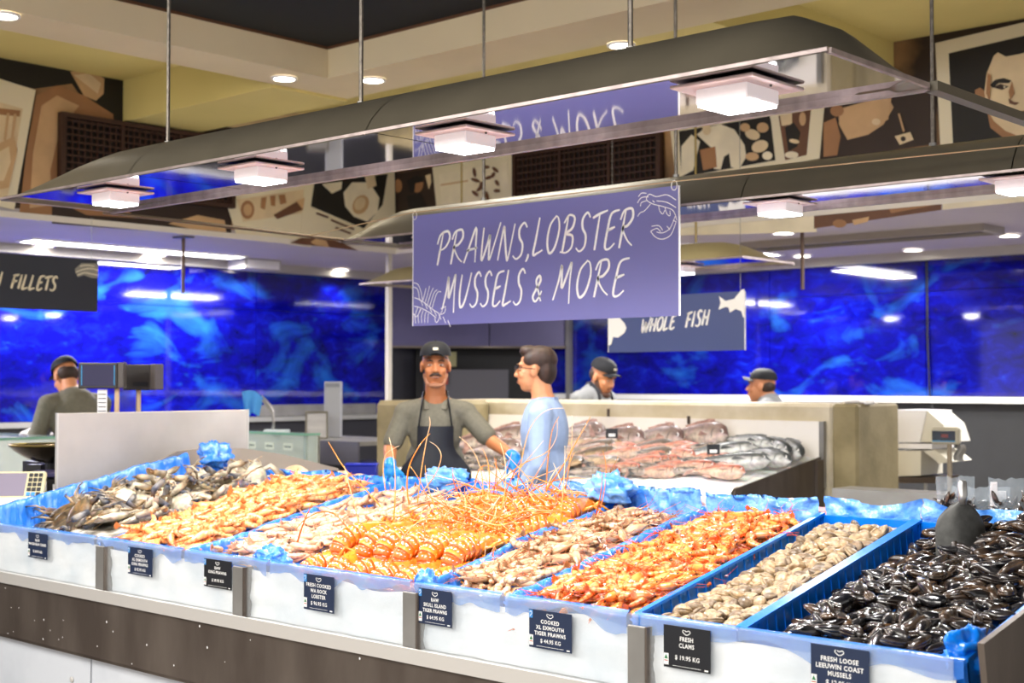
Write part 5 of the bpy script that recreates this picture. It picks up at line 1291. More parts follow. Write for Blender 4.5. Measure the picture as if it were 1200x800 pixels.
sn = make_fish('snapper', .42, .17, .10, (.20, .12, .11), (.76, .62, .56), 1, fin_m)
kf = make_fish('kingfish', .55, .13, .09, (.035, .045, .055), (.72, .72, .70), 2, fin_d)
fl = make_fish('flounder', .30, .14, .035, (.10, .07, .05), (.55, .38, .22), 3, fin_m)
rf = make_fish('red_fish', .30, .095, .06, (.55, .14, .08), (.82, .55, .42), 4, fin_m)
wh = make_fish('whiting', .28, .055, .045, (.16, .12, .09), (.62, .52, .44), 5, fin_d)
used_f = set()
def lay(root, px, py, yaw, label, group, tilt=0, s=1, lift=.03):
    # find the place on the ice whose picture is at this pixel: walk along the sight line until it meets the ice
    q_ = cf + cr * ((px - 600) / FPX) - cu * ((py - 400) / FPX); t_ = (fy0 + .05 - CAM.y) / q_.y; t1_ = (fy1 - .06 - CAM.y) / q_.y
    while t_ < t1_ and (CAM + q_ * t_).z > icez(min((CAM + q_ * t_).x, fx1 - .12), (CAM + q_ * t_).y) + lift: t_ += .01
    p = CAM + q_ * t_; p.z = icez(min(p.x, fx1 - .12), p.y) + .008 + lift
    p.x = min(p.x, fx1 - .12); p.x = max(p.x, fx0 + .46)
    M = Matrix.Translation(p) @ Matrix.Rotation(R(14), 4, 'X') @ Matrix.Rotation(yaw, 4, 'Z') @ Matrix.Rotation(tilt, 4, 'X') @ Matrix.Diagonal((s, s, s, 1))
    if root.name not in used_f: used_f.add(root.name); root.matrix_world = M; root['label'] = label; root['group'] = group
    else: dup_fish(root, M, label, group)


for i, (px, py, yw, tl, lb) in enumerate([(560, 520, .3, .9, 'pinkish snapper beside the apron man\'s gloved arm'), (595, 512, .2, 1.0, 'pinkish snapper against the splashback behind the gloved arm'), (583, 528, .1, .8, 'pinkish snapper lying lower, just behind the gloved arm'),
        (686, 508, -.2, 1.0, 'pinkish snapper right behind the customer\'s back'), (728, 514, -.1, 1.1, 'large pink snapper carrying a black price card on its head'), (775, 513, -.2, 1.0, 'grey pink snapper in the middle of the splashback row'),
        (823, 510, -.05, 1.1, 'large pale snapper lying right of the middle with its face showing')]):
    lay(sn, px, py, yw, lb, 'snappers along the splashback', tl, 1.0, .07)
for i, (px, py, yw, lb) in enumerate([(842, 531, .55, 'long dark kingfish with a black price card on it'), (880, 520, -.3, 'dark backed silver kingfish right of the price card'), (905, 524, -.6, 'silver kingfish curving down, second from the right end'),
        (925, 526, -.75, 'dark backed kingfish at the far right end of the ice'), (858, 543, .2, 'silver kingfish lower down with its head at the right'), (895, 537, -.3, 'silver kingfish above the lower right red fish')]):
    lay(kf, px, py, yw, lb, 'kingfish at the right end of the ice', .7, .9, .045)
for i in range(11):
    px = 668 + (i % 4) * 18 + rnd.uniform(-4, 4); py = 520 + (i // 4) * 10 + rnd.uniform(-2, 2)
    lay(fl, px, py, rnd.uniform(-.5, .5), 'flat brown flounder in the pile right of the customer', 'flounders in the pile right of the customer', .2, 1, .03 + .012 * (i % 3))
for i in range(9):
    px = 752 + (i % 5) * 12; py = 545 - (i // 5) * 13 - (i % 5) * 4 + rnd.uniform(-3, 3)
    lay(rf, px, py, rnd.uniform(.3, .9), 'small reddish fish in the sloping row left of the kingfish', 'reddish fish in the sloping row', .8, 1, .03)
for px, py, lb in ((812, 549, 'red fish low on the ice under the kingfish price card'), (845, 554, 'red fish at the lower right corner of the ice')): lay(rf, px, py, .05, lb, 'red fish low on the ice', .6, 1.1, .03)
for i in range(40):
    px = 535 + (i % 20) * 4.4 if i < 20 else 668 + (i % 20) * 7; py = (546 if i < 20 else 550) + rnd.uniform(-16, 6)
    lay(wh, px, py, rnd.uniform(-.4, .5), 'small pale whiting near the front of the ice ' + ('left of the customer' if i < 20 else 'right of the customer'), 'whiting left of the customer' if i < 20 else 'whiting right of the customer', .7, 1, .02)
for i in range(18):
    px = 690 + (i % 9) * 19 + rnd.uniform(-5, 5); py = 541 + (i // 9) * 11 + rnd.uniform(-4, 3)
    lay(rf if i % 3 else wh, px, py, rnd.uniform(-.3, .6), 'small fish on the open ice in the middle of the fish table', 'small fish on the open ice', .7, .95, .02)
for i in range(12):
    px = 700 + (i % 6) * 22 + rnd.uniform(-5, 5); py = 527 + (i // 6) * 8
    lay((fl, rf, wh)[i % 3], px, py, rnd.uniform(-.2, .7), 'brownish fish wedged in the second row below the snappers', 'fish in the second row below the snappers', .6, 1.1, .04)
for i in range(8):
    px = 822 + (i % 4) * 24; py = 548 - (i // 4) * 12 - (i % 4) * 5
    lay(kf, px, py, rnd.uniform(-.3, .4), 'silver fish lying among the kingfish at the right of the ice', 'silver fish among the kingfish', .7, .7, .02)
for px, py, lb in ((717, 509, 'small black price card on the large snapper'), (836, 528, 'small black price card on the dark kingfish')):
    p = at(px, py, y=6.35); t = thing('price_card', lb, 'price card', p, R(90) - YAW - .1)
    MB().box((-.035, -.002, -.02), (.035, 0, .035)).obj('card', black_card, t); MB().box((-.02, -.003, -.012), (.02, -.002, .006)).obj('print', ink_white, t); MB().tube([(0, 0, -.08), (0, 0, -.02)], .002, 4).obj('pick', steel_mid, t)
for px, lb in ((545, 'black price card low on the fish table front, left'), (720, 'black price card low on the fish table front, middle'), (792, 'black price card low on the fish table front, right')):
    p = at(px, 578, y=fy0 - .012); t = thing('price_card', lb, 'price card', (p.x, fy0 - .012, .93), 0)
    MB().box((-.06, -.003, -.04), (.06, 0, .05)).obj('card', black_card, t); MB().box((-.04, -.004, 0), (.04, -.003, .02)).obj('print', ink_white, t)
# rubber gloves left on the concrete
p = at(1010, 474, y=7.05)
gl = MB(); gl.sphere((0, 0, .012), (.08, .04, .014), 12, 6)
for k in range(5): gl.tube([(.05, -.02 + .01 * k, .012), (.09 + .005 * k, -.05 + .018 * k, .012), (.11, -.065 + .02 * k, .0)], [.010, .009, .006], 7)
o = gl.obj('rubber_glove', white_p, None, smooth=True); o.location = (-3.80, 7.1, 1.475); tag(o, 'white rubber gloves lying on top of the concrete pier', 'glove')

# ================================================================== PEOPLE
skin_m = mat('skin', 'B8744A', .5, 0, sss=.15, var=.08, vscale=12); skin_l = mat('skin_fair', 'C9885F', .5, 0, sss=.15, var=.08, vscale=12)
hair_m = mat('hair_dark_brown', '23140D', .6, 0, col2='3A2215', vscale=30, stretch=(1, 1, .3)); beard_m = mat('beard_brown', '4A2E20', .8)
shirt_g = mat('shirt_grey_marl', '686457', .85, 0, var=.15, vscale=60); shirt_g2 = mat('shirt_grey_cool', '8D8F90', .85, var=.1, vscale=60)
shirt_b = mat('shirt_pale_blue', '8C9FC0', .8, 0, var=.06, vscale=30); apron_m = mat('apron_navy', '10141F', .55, bump=.2, bscale=10); cap_m = mat('cap_navy', '090B12', .8)
glove_b = mat('glove_blue', '1C86D6', .35); glove_w = mat('glove_white', 'E9E4E2', .4); trouser = mat('trousers_dark', '1A1B20', .8); belt_m = mat('belt_brown', '7A4424', .5); lens_m = mat('lens_glass', '20242C', .05, alpha=.5)
eye_w = mat('eye_white_shaded', 'B9A598', .3)  # eye whites toned down, the skin's shadow put into the colour


def blob(name, prims, vox, m, parent, smooth=4):
    """union of capsules and ellipsoids melted into one continuous skin"""
    mb = MB()
    for pr in prims:
        if pr[0] == 'c':
            _, a, b, r0, r1 = pr; a, b = V(a), V(b); d = (b - a); L_ = d.length; d = d.normalized() if L_ > 1e-6 else V((0, 0, 1)); pts, rad = [], []
            for k in range(4): q = math.pi / 2 * (1 - k / 4); pts.append(a - d * r0 * math.sin(q)); rad.append(max(.0005, r0 * math.cos(q)))
            pts += [a, b]; rad += [r0, r1]
            for k in range(1, 5): q = math.pi / 2 * k / 4; pts.append(b + d * r1 * math.sin(q)); rad.append(max(.0005, r1 * math.cos(q)))
            mb.tube(pts, rad, 12)
        else:
            _, c, r_, *rot = pr; mb.sphere(c, r_, 16, 10, Euler(rot[0]).to_matrix() if rot else None)
    me = mb.mesh('tmp', [m]); o = bpy.data.objects.new('tmp', me); COL.objects.link(o)
    md = o.modifiers.new('r', 'REMESH'); md.mode = 'VOXEL'; md.voxel_size = vox; md.use_smooth_shade = True
    if smooth: sm_ = o.modifiers.new('s', 'SMOOTH'); sm_.iterations = smooth; sm_.factor = .5
    dg = bpy.context.evaluated_depsgraph_get(); dg.update(); me2 = bpy.data.meshes.new_from_object(o.evaluated_get(dg)); bpy.data.objects.remove(o)
    me2.name = name; me2.materials.clear(); me2.materials.append(m); me2.polygons.foreach_set('use_smooth', [True] * len(me2.polygons))
    return link(name, me2, parent)


def hand(prims, wr, dirn, up, s_, scale=1.0, curl=.4):
    """palm and five separate fingers; dirn: along the fingers, up: back of the hand, s_: thumb side"""
    d = V(dirn).normalized(); u = V(up); u = (u - d * u.dot(d)).normalized(); sd = d.cross(u) * s_; k = scale
    prims += [('c', wr, wr + d * .03 * k, .026 * k, .028 * k)]
    for j in range(4):
        b = wr + d * .055 * k + sd * (.028 - .018 * j) * k; prims.append(('c', wr + d * .02 * k + sd * (.02 - .013 * j) * k, b, .016 * k, .0135 * k))
        L_ = (.070, .080, .074, .058)[j] * k; e1 = b + (d * .9 - u * .25 * curl).normalized() * L_ * .5; e2 = e1 + (d - u * 1.2 * curl + sd * (.12 - .07 * j)).normalized() * L_ * .5
        prims += [('c', b, e1, .0115 * k, .0098 * k), ('c', e1, e2, .0098 * k, .0078 * k)]
    tb = wr + d * .015 * k + sd * .026 * k; t1 = tb + (d * .6 + sd * .8 - u * .2).normalized() * .04 * k; t2 = t1 + (d * .9 + sd * .3 - u * .3).normalized() * .03 * k
    prims += [('c', tb, t1, .0145 * k, .0115 * k), ('c', t1, t2, .0115 * k, .009 * k)]


def person(label, loc, facing, skin, hd, sh, arms, shirt, hairc=None, cap=False, head_rot=(0, 0, 0), lean=0, gloves=None, sleeve='short', apron=False, face='clean', shoulders=.2, trousers=trouser):
    """local axes: x to the person's left... +y forward, z up. hd: head centre, sh: height of the shoulders, arms: [(elbow, wrist, hand dir)]x2 for x<0 and x>0"""
    rz = math.atan2(facing[1], facing[0]) - math.pi / 2
    t = thing('person', label, 'person', loc, rz)
    HC = V(hd); HR = Euler(head_rot).to_matrix(); h = lambda x, y, z: HC + HR @ V((x, y, z))
    hip = V((0, -.02 - lean * .3, .95)); chest = V((0, HC.y * .45 - .02, sh - .12)); neck = V((0, HC.y * .75 - .03, sh + .04))
    he = Euler(head_rot)
    body = [('e', h(0, -.012, .035), (.074, .094, .082), he), ('e', h(0, .028, -.035), (.060, .066, .080), he), ('e', h(0, .045, -.088), (.036, .036, .026), he),
            ('c', h(0, .086, .010), h(0, .106, -.026), .0085, .0115), ('e', h(.012, .100, -.030), (.008, .008, .007)), ('e', h(-.012, .100, -.030), (.008, .008, .007)),
            ('c', h(-.035, .076, .030), h(.035, .076, .030), .012, .012), ('e', h(.036, .062, -.025), (.024, .022, .022), he), ('e', h(-.036, .062, -.025), (.024, .022, .022), he),
            ('c', h(-.016, .092, -.058), h(.016, .092, -.058), .006, .006), ('c', h(-.014, .088, -.068), h(.014, .088, -.068), .0065, .0065),
            ('e', h(.078, -.005, -.005), (.009, .020, .032), he), ('e', h(-.078, -.005, -.005), (.009, .020, .032), he),
            ('c', h(0, -.02, -.05), neck, .055, .060), ('e', chest, (shoulders * .82, .115, .20)), ('e', (0, chest.y * .4, 1.12), (.155, .115, .19)), ('e', (0, hip.y, .96), (.165, .12, .13)), ('c', neck, chest, .07, .11)]
    arms_p = []
    for s_, (el, wr, hdir) in zip((-1, 1), arms):
        S_ = V((s_ * shoulders, chest.y + .0, sh - .03)); el, wr = V(el), V(wr)
        body += [('c', S_, el, .047, .038), ('c', el, wr, .040, .027), ('c', neck + V((s_ * .03, 0, -.02)), S_, .05, .055)]; arms_p.append((S_, el, wr, hdir))
        hand(body, wr, hdir, (0, .3, 1), -s_)
        for (a, b, r0, r1) in (((s_ * .09, hip.y, .92), (s_ * .10, .02, .50), .085, .06), ((s_ * .10, .02, .50), (s_ * .10, -.02, .09), .058, .04), ((s_ * .10, -.03, .05), (s_ * .11, .12, .035), .042, .035)): body.append(('c', a, b, r0, r1))
    blob('body', body, .0062, skin, t, 3)
    # eyes, brows
    for s_ in (-1, 1):
        e = MB().sphere(h(s_ * .030, .0800, .006), (.013, .007, .0055), 10, 6).obj('eye', eye_w, t); MB().sphere(h(s_ * .030, .0850, .006), (.0058, .0035, .0050), 8, 5).obj('iris', hair_m, e)
        MB().tube([h(s_ * .014, .094, .026), h(s_ * .030, .093, .032), h(s_ * .048, .082, .026)], [.004, .0055, .003], 6).obj('eyebrow', hair_m, t)
    MB().tube([h(-.027, .088, -.056), h(-.012, .096, -.063), h(0, .0985, -.065), h(.012, .096, -.063), h(.027, .088, -.056)], [.0015, .003, .0035, .003, .0015], 6).obj('mouth', mat('lips', '8E4A3C', .5), t)
    if face == 'moustache':
        MB().tube([h(-.034, .088, -.055), h(-.015, .103, -.046), h(0, .107, -.045), h(.015, .103, -.046), h(.034, .088, -.055)], [.004, .008, .007, .008, .004], 8).obj('moustache', hair_m, t, smooth=True)
        MB().box(h(-.017, .093, -.064), h(.017, .0985, -.0605)).obj('teeth', eye_w, t)
        blob('stubble', [('c', h(-.058, .02, -.05), h(-.045, .06, -.095), .014, .012), ('c', h(.058, .02, -.05), h(.045, .06, -.095), .014, .012), ('e', h(0, .073, -.106), (.04, .022, .016), he)], .006, mat('stubble', '8F6148', .8), t)
    if face == 'beard':
        blob('beard', [('c', h(-.062, .01, -.03), h(-.048, .055, -.095), .017, .018), ('c', h(.062, .01, -.03), h(.048, .055, -.095), .017, .018), ('e', h(0, .075, -.105), (.045, .028, .022), he), ('c', h(-.03, .096, -.05), h(.03, .096, -.05), .006, .006)], .006, beard_m, t)
    if hairc is not None:
        blob('hair', [('e', h(0, -.025, .055), (.080, .094, .078), he), ('e', h(0, .035, .100), (.062, .052, .034), he), ('e', h(0, -.055, .0), (.074, .060, .085), he), ('e', h(.055, .0, .055), (.026, .06, .04), he), ('e', h(-.055, .0, .055), (.026, .06, .04), he),
              ('c', h(-.02, .06, .108), h(.035, .05, .112), .022, .022)], .006, hairc, t, 3)
    if cap:
        blob('hair', [('e', h(0, -.045, .01), (.077, .062, .062), he)], .007, hair_m, t, 2)
        c = thing('cap', '', ''); COL.objects.unlink(c); bpy.data.objects.remove(c)
        mb = MB(); mb.grid(lambda u, w_: h(.087 * math.cos(2 * math.pi * u) * math.sin(w_ * math.pi / 2) ** .8, -.012 + .104 * math.sin(2 * math.pi * u) * math.sin(w_ * math.pi / 2) ** .8, .058 + .082 * math.cos(w_ * math.pi / 2) ** .9), 25, 10)
        co_ = mb.obj('cap', cap_m, t, smooth=True)
        mb = MB(); br = lambda u, w_: h((u - .5) * .15 * (1 - .25 * w_ ** 2), .075 + .070 * w_ - .5 * (u - .5) ** 2 * .22, .064 + .006 * w_ - 1.1 * ((u - .5) ** 2) * .09)
        mb.grid(br, 12, 6); mb.grid(lambda u, w_: br(u, w_) - HR @ V((0, 0, .004)), 12, 6); mb.obj('brim', cap_m, co_, smooth=True)
        MB().sphere(h(0, -.012, .141), .006, 8, 5).obj('cap_button', cap_m, co_); MB().box(h(-.014, .086, .088), h(.014, .091, .102)).obj('cap_badge', photo_white, co_)
    # shirt
    sp = [('e', chest + V((0, 0, .005)), (shoulders * .82 + .016, .130, .205)), ('e', (0, chest.y * .4, 1.12), (.172, .130, .20)), ('e', (0, hip.y, .99), (.178, .132, .10)), ('c', neck + V((0, 0, -.025)), chest, .068, .12)]
    for s_, (S_, el, wr, hd_) in zip((-1, 1), arms_p):
        sp += [('c', neck + V((s_ * .04, 0, -.04)), S_, .062, .066)]
        if sleeve == 'short': sp += [('c', S_, S_.lerp(el, .80), .060, .057)]
        else: sp += [('c', S_, el, .064, .052), ('c', el, el.lerp(wr, .95), .051, .037)]
    blob('shirt', sp, .0085, shirt, t, 3)
    # open collar
    mb = MB()
    for s_ in (-1, 1):
        A0 = neck + V((s_ * .008, .062, -.045)); mb.prism([A0, neck + V((s_ * .062, .045, .006)), neck + V((s_ * .078, .0, .022)), neck + V((s_ * .085, .005, -.008)), neck + V((s_ * .06, .085, -.05))], (0, .006, .002))
        mb.prism([neck + V((s_ * .078, .0, .022)), neck + V((s_ * .05, -.06, .03)), neck + V((0, -.072, .03)), neck + V((0, -.078, -.002)), neck + V((s_ * .06, -.066, -.002)), neck + V((s_ * .088, .0, -.008))], (0, -.005, .0))
    mb.obj('collar', shirt, t)
    blob('trousers', [('e', (0, hip.y, .92), (.176, .132, .11))] + [p for s_ in (-1, 1) for p in (('c', (s_ * .09, hip.y, .90), (s_ * .10, .02, .50), .096, .074), ('c', (s_ * .10, .02, .50), (s_ * .10, -.02, .10), .074, .062))], .012, trousers, t)
    blob('shoes', [p for s_ in (-1, 1) for p in (('c', (s_ * .10, -.04, .05), (s_ * .115, .14, .04), .05, .042),)], .012, black_p, t)
    if apron:
        def ap(u, w_):
            z = sh - .10 - (sh - .10 - .52) * w_; wid = .10 + .10 * ss(.12, .32, w_); a = (u - .5) * 2; yb = chest.y * (1 - w_ * .7) + .145 - .045 * abs(a) ** 2.2 * (1 + w_) + .006 * math.sin(a * 9 + w_ * 5) * w_
            return V((a * wid, yb, z))
        mb = MB(); mb.grid(ap, 17, 24); mb.grid(lambda u, w_: ap(u, w_) + V((0, .004, 0)), 17, 24); a_ = mb.obj('apron', apron_m, t, smooth=True)
        for s_ in (-1, 1): MB().tube([ap(.5 + s_ * .46, 0), neck + V((s_ * .075, .06, -.02)), neck + V((s_ * .07, 0, .035)), neck + V((0, -.085, .03))], [(.024, .005)] * 4, 6).obj('strap', apron_m, a_)
        for s_ in (-1, 1): MB().tube([ap(.5 + s_ * .49, .42), (s_ * .185, hip.y + .02, 1.06), (s_ * .12, hip.y - .13, 1.06), (0, hip.y - .15, 1.05)], [(.012, .004)] * 4, 6).obj('waist_tie', apron_m, a_)
        mb = MB(); mb.grid(lambda u, w_: ap(.25 + .5 * u, .42 + .18 * w_) + V((0, .009, 0)), 9, 7); mb.obj('pocket', apron_m, a_)
    else:
        pass
    if gloves is not None:
        for s_, (S_, el, wr, hd_) in zip((-1, 1), arms_p):
            gp = []; hand(gp, wr, hd_, (0, .3, 1), -s_, 1.12); gp.append(('c', wr - (wr - el).normalized() * .035, wr, .034, .033)); blob('glove', gp, .006, gloves, t, 1)
    return t


toward = V((-CAM.x + 5.45, -5.40, 0))
person('smiling man with a moustache in navy apron, cap and blue gloves leaning on the counter', (-5.50, 5.44, 0), (5.5, -5.44), skin_m, (0, .12, 1.685), 1.455,
       [((-.30, .10, 1.20), (-.33, .36, 1.14), (-.05, .25, -1)), ((.33, .14, 1.215), (.43, .40, 1.11), (.2, .35, -.9))][::-1] if False else [((-.31, .12, 1.27), (-.43, .30, 1.19), (-.25, .3, -.7)), ((.25, .08, 1.23), (.245, .24, 1.14), (.0, .2, -1))],
       shirt_g, cap=True, gloves=glove_b, apron=True, face='moustache', shoulders=.168, lean=.5)
cu_p = person('man in a pale blue shirt and glasses seen from the side, looking left', (-4.74, 5.50, 0), (-.80, -.52), skin_l, (0, .05, 1.66), 1.45,
       [((-.24, .0, 1.17), (-.2, .14, .98), (0, .3, -1)), ((.24, -.04, 1.17), (.22, .12, .96), (0, .3, -1))], shirt_b, hairc=hair_m, sleeve='long', shoulders=.165)
hcc = lambda x, y, z: V((0, .05, 1.66)) + V((x, y, z))
gf = MB()
for s_ in (-1, 1):
    gf.tube([hcc(s_ * .032 + .020 * math.cos(a * .63), .103, .008 + .016 * math.sin(a * .63)) for a in range(11)], .0018, 5, caps=False); gf.tube([hcc(s_ * .052, .102, .012), hcc(s_ * .080, .05, .012), hcc(s_ * .086, -.01, .006)], .002, 5)
gf.tube([hcc(-.012, .108, .01), hcc(.012, .108, .01)], .0018, 5); gfo = gf.obj('glasses', black_p, cu_p)
for s_ in (-1, 1): MB().sphere(hcc(s_ * .032, .103, .008), (.018, .002, .015), 12, 6).obj('lens', lens_m, gfo)
MB().tube([(.178 * math.cos(a * .314), -.02 + .132 * math.sin(a * .314), .975) for a in range(21)], [(.006, .016)] * 21, 6).obj('belt', belt_m, cu_p)
person('worker in a navy cap and grey shirt looking down behind the concrete counter', (-6.17, 7.66, 0), (.88, .10), skin_l, (0, .10, 1.63), 1.505,
       [((-.24, .05, 1.15), (-.16, .26, 1.08), (0, 1, -.3)), ((.24, .05, 1.15), (.16, .26, 1.08), (0, 1, -.3))], shirt_g2, cap=True, face='beard', head_rot=(R(-22), 0, R(-8)), shoulders=.19, apron=True)
person('worker in a navy cap facing left behind the concrete counter at right', (-5.43, 8.89, 0), (-.85, -.35), skin_l, (0, .08, 1.56), 1.435,
       [((-.24, .05, 1.05), (-.16, .26, 1.0), (0, 1, -.3)), ((.24, .05, 1.05), (.16, .26, 1.0), (0, 1, -.3))], shirt_g2, cap=True, face='clean', head_rot=(R(4), 0, 0), shoulders=.19)
person('worker in a black cap and grey shirt bending over the left counter', (-8.37, 4.92, 0), (-.95, .02), skin_l, (0, .20, 1.63), 1.48,
       [((-.24, .18, 1.17), (-.12, .42, 1.25), (0, 1, 0)), ((.25, .22, 1.12), (.14, .44, 1.25), (0, 1, 0))], shirt_g, cap=True, gloves=glove_w, sleeve='long', head_rot=(R(-30), 0, 0), shoulders=.20)
person('worker in grey at the left picture edge, only a shoulder and sleeve showing', (-9.38, 4.62, 0), (-.6, .6), skin_l, (0, .10, 1.42), 1.19,
       [((-.24, .1, 1.0), (-.16, .3, 1.0), (0, 1, 0)), ((.24, .1, 1.0), (.16, .3, 1.0), (0, 1, 0))], shirt_g, cap=True, sleeve='long', head_rot=(R(-30), 0, 0), shoulders=.19)

# ================================================================== LEFT SIDE EQUIPMENT
def kit(name, label, cat, loc, rz=0, group=None): return thing(name, label, cat, loc, rz, group)
face_cam = R(90) - YAW
pn = kit('steel_splash_panel', 'large brushed steel panel standing upright at the end of the crab tray', 'panel', (-5.62, 3.71, 0))
m_ = MB(); m_.box((-.004, -.52, .95), (.004, .522, 1.459), bev=.003); m_.obj('sheet', mat('panel_brushed', 'CCC5C0', .5, .5, var=.12, vscale=4), pn); MB().box((-.008, -.525, .95), (.008, -.518, 1.46)).obj('edge', steel_lip, pn); MB().box((-.008, .518, .95), (.008, .526, 1.46)).obj('edge', steel_lip, pn)
for y in (-.5, .5): MB().tube([(0, y, 0), (0, y, .95)], .016, 8).obj('leg', steel_mid, pn)
# curved steel end cheek behind the crabs
m_ = MB(); pr = [(3.62, 1.0), (3.62, 1.235), (3.72, 1.275), (3.9, 1.285), (4.1, 1.275), (4.35, 1.235), (4.7, 1.15), (4.82, 1.0)]
m_.prism([V((-5.47, y, z)) for y, z in pr], (-.02, 0, 0)); tag(m_.obj('end_cheek', mat('cheek_steel', 'A3978B', .45, .6)), 'curved beige steel cheek at the far left end of the counter', 'panel')
# desk with the printer scale
dk = kit('service_desk', 'low dark service desk left of the seafood counter', 'desk', (-6.05, 3.1, 0))
MB().box((-.38, -.9, .86), (.36, .52, .9), bev=.005).obj('desktop', steel_mid, dk); MB().box((-.36, -.88, .0), (.34, .5, .86)).obj('cabinet', dark_p, dk)
p = at(24, 575, y=3.05)
sc_ = kit('printer_scale', 'cream weighing scale console with grey screen and keypad at the left edge', 'scale', (p.x, p.y, .9), face_cam + .12)
cream_p = mat('cream_plastic', 'D8CDA4', .5); zc_ = p.z - .9
Mx = Matrix.Translation((0, .0, zc_)) @ Matrix.Rotation(R(52), 4, 'X') @ Matrix.Rotation(R(0), 4, 'Y')
MB().box((-.115, -.09, -.02), (.10, .10, .012), Mx @ Matrix.Shear('XY', 4, (0, 0)) if False else Mx, bev=.008).obj('console', cream_p, sc_)
MB().box((-.10, -.035, .012), (.02, .085, .014), Mx).obj('screen', mat('lcd_grey', '8C8494', .2), sc_)
MB().box((-.115, -.088, .012), (.095, -.045, .016), Mx).obj('front_strip', mat('strip_cream', 'EADFC0', .5), sc_)
for r_ in range(5):
    for c_ in range(3): MB().box((.030 + .021 * c_, -.035 + .025 * r_, .012), (.046 + .021 * c_, -.018 + .025 * r_, .017), Mx).obj('key', ink_sky if (r_ == 0 and c_ < 2) else dark_p, sc_)
MB().box((-.10, -.01, 0), (.09, .14, zc_ - .04)).obj('base', black_p, sc_)
p = at(62, 575, y=3.30)
pr_ = kit('label_printer', 'white label printer with paper roll beside the scale console', 'printer', (p.x, p.y, .9), face_cam)
MB().box((-.06, -.05, 0), (.08, .1, .26), bev=.01).obj('housing', black_p, pr_); MB().box((-.055, -.056, .02), (-.01, -.05, .245), bev=.002).obj('side_panel', white_p, pr_); MB().box((-.018, -.058, .05), (-.010, -.055, .2)).obj('yellow_label', mat('label_yellow', 'D8D32A', .6), pr_); MB().box((.018, -.058, .1), (.03, -.055, .23)).obj('paper', white_p, pr_)
MB().box((-.11, -.06, .262), (.09, .12, .285), bev=.004).obj('lid', mat('lid_purple', '3F3A68', .4), pr_)
p = at(60, 533, y=3.45)
pan = kit('scale_pan', 'dark shiny weighing pan above the label printer', 'pan', (p.x, p.y, p.z), face_cam)
mb = MB(); mb.grid(lambda u, w_: V((.20 * w_ * math.cos(2 * math.pi * u), .15 * w_ * math.sin(2 * math.pi * u), .085 * w_ ** 2 - .035)), 28, 8); mb.grid(lambda u, w_: V((.203 * w_ * math.cos(2 * math.pi * u), .153 * w_ * math.sin(2 * math.pi * u), .085 * w_ ** 2 - .041)), 28, 8); mb.obj('bowl', mat('pan_bronze', '3A3128', .2, .8), pan, smooth=True)
MB().tube([(.20 * math.cos(a * .2244), .15 * math.sin(a * .2244), .051) for a in range(29)], .005, 6, caps=False).obj('rim', mat('rim_brass', 'A8965A', .3, .9), pan); MB().box((-.11, -.03, -.08), (-.04, .03, -.045)).obj('handle', black_p, pan); MB().tube([(0, 0, -.2), (0, 0, -.03)], .02, 8).obj('stem', black_p, pan)
# customer displays on poles
for px0, px1, py0, py1, dpt, lb, scr in ((94, 146, 425, 455, 6.55, 'black customer display with a dim screen, left of two on poles', True), (145, 188, 427, 457, 6.75, 'black customer display turned away, right of two on poles', False)):
    a = CAM + (cf + cr * ((px0 - 600) / FPX) - cu * ((py0 - 400) / FPX)) * dpt; b = CAM + (cf + cr * ((px1 - 600) / FPX) - cu * ((py1 - 400) / FPX)) * dpt
    c = (a + b) / 2; W = (b - a).dot(cr); Hh = (a - b).z
    t = kit('customer_display', lb, 'display', (c.x, c.y, 1.2), face_cam + (.10 if scr else -.25)); z0, z1 = c.z - Hh / 2 - 1.2, c.z + Hh / 2 - 1.2
    MB().box((-W / 2, -.03, z0), (W / 2 - .03, .03, z1), bev=.004).obj('housing', mat('display_housing', '2B2624', .35), t)
    MB().box((W / 2 - .03, -.034, z0 + .002), (W / 2, .05, z1 + .002), bev=.004).obj('side_cover', mat('display_side', '4A4340', .35), t)
    if scr:
        MB().box((-W / 2 + .012, -.0325, z0 + .012), (W / 2 - .04, -.030, z1 - .01)).obj('screen', mat('dim_screen', '2A2748', .08, coat=.5), t)
        for x in (-W / 2 + .014, W / 2 - .046): MB().box((x, -.034, z0 + .015), (x + .004, -.0326, z1 - .012)).obj('screen_edge', mat('cyan_line', '2A86B8', .3), t)
        MB().box((-.022, .0, z0 - .17), (.022, .006, z0 - .005)).obj('paper_strip', white_p, t)
        for k in range(5): MB().box((-.018, -.001, z0 - .03 - k * .02), (.018, .0, z0 - .025 - k * .02)).obj('printed_line', dark_p, t)
        MB().tube([(.065, .02, 0), (.065, .02, z0)], .012, 8).obj('pole', mat('pole_beige', 'C9AD8A', .4, .3), t)
    else: MB().tube([(-.03, .02, 0), (-.03, .02, z0)], .012, 8).obj('pole', mat('pole_beige', 'C9AD8A', .4, .3), t); MB().box((-.03, -.036, z0 + .02), (.05, -.03, z0 + .04)).obj('vent', black_p, t)
MB_ = MB().box((-6.5, 3.5, .9), (-5.95, 4.3, 1.2)); tag(MB_.obj('till_cabinet', dark_p), 'dark till cabinet hidden behind the upright steel panel', 'cabinet')
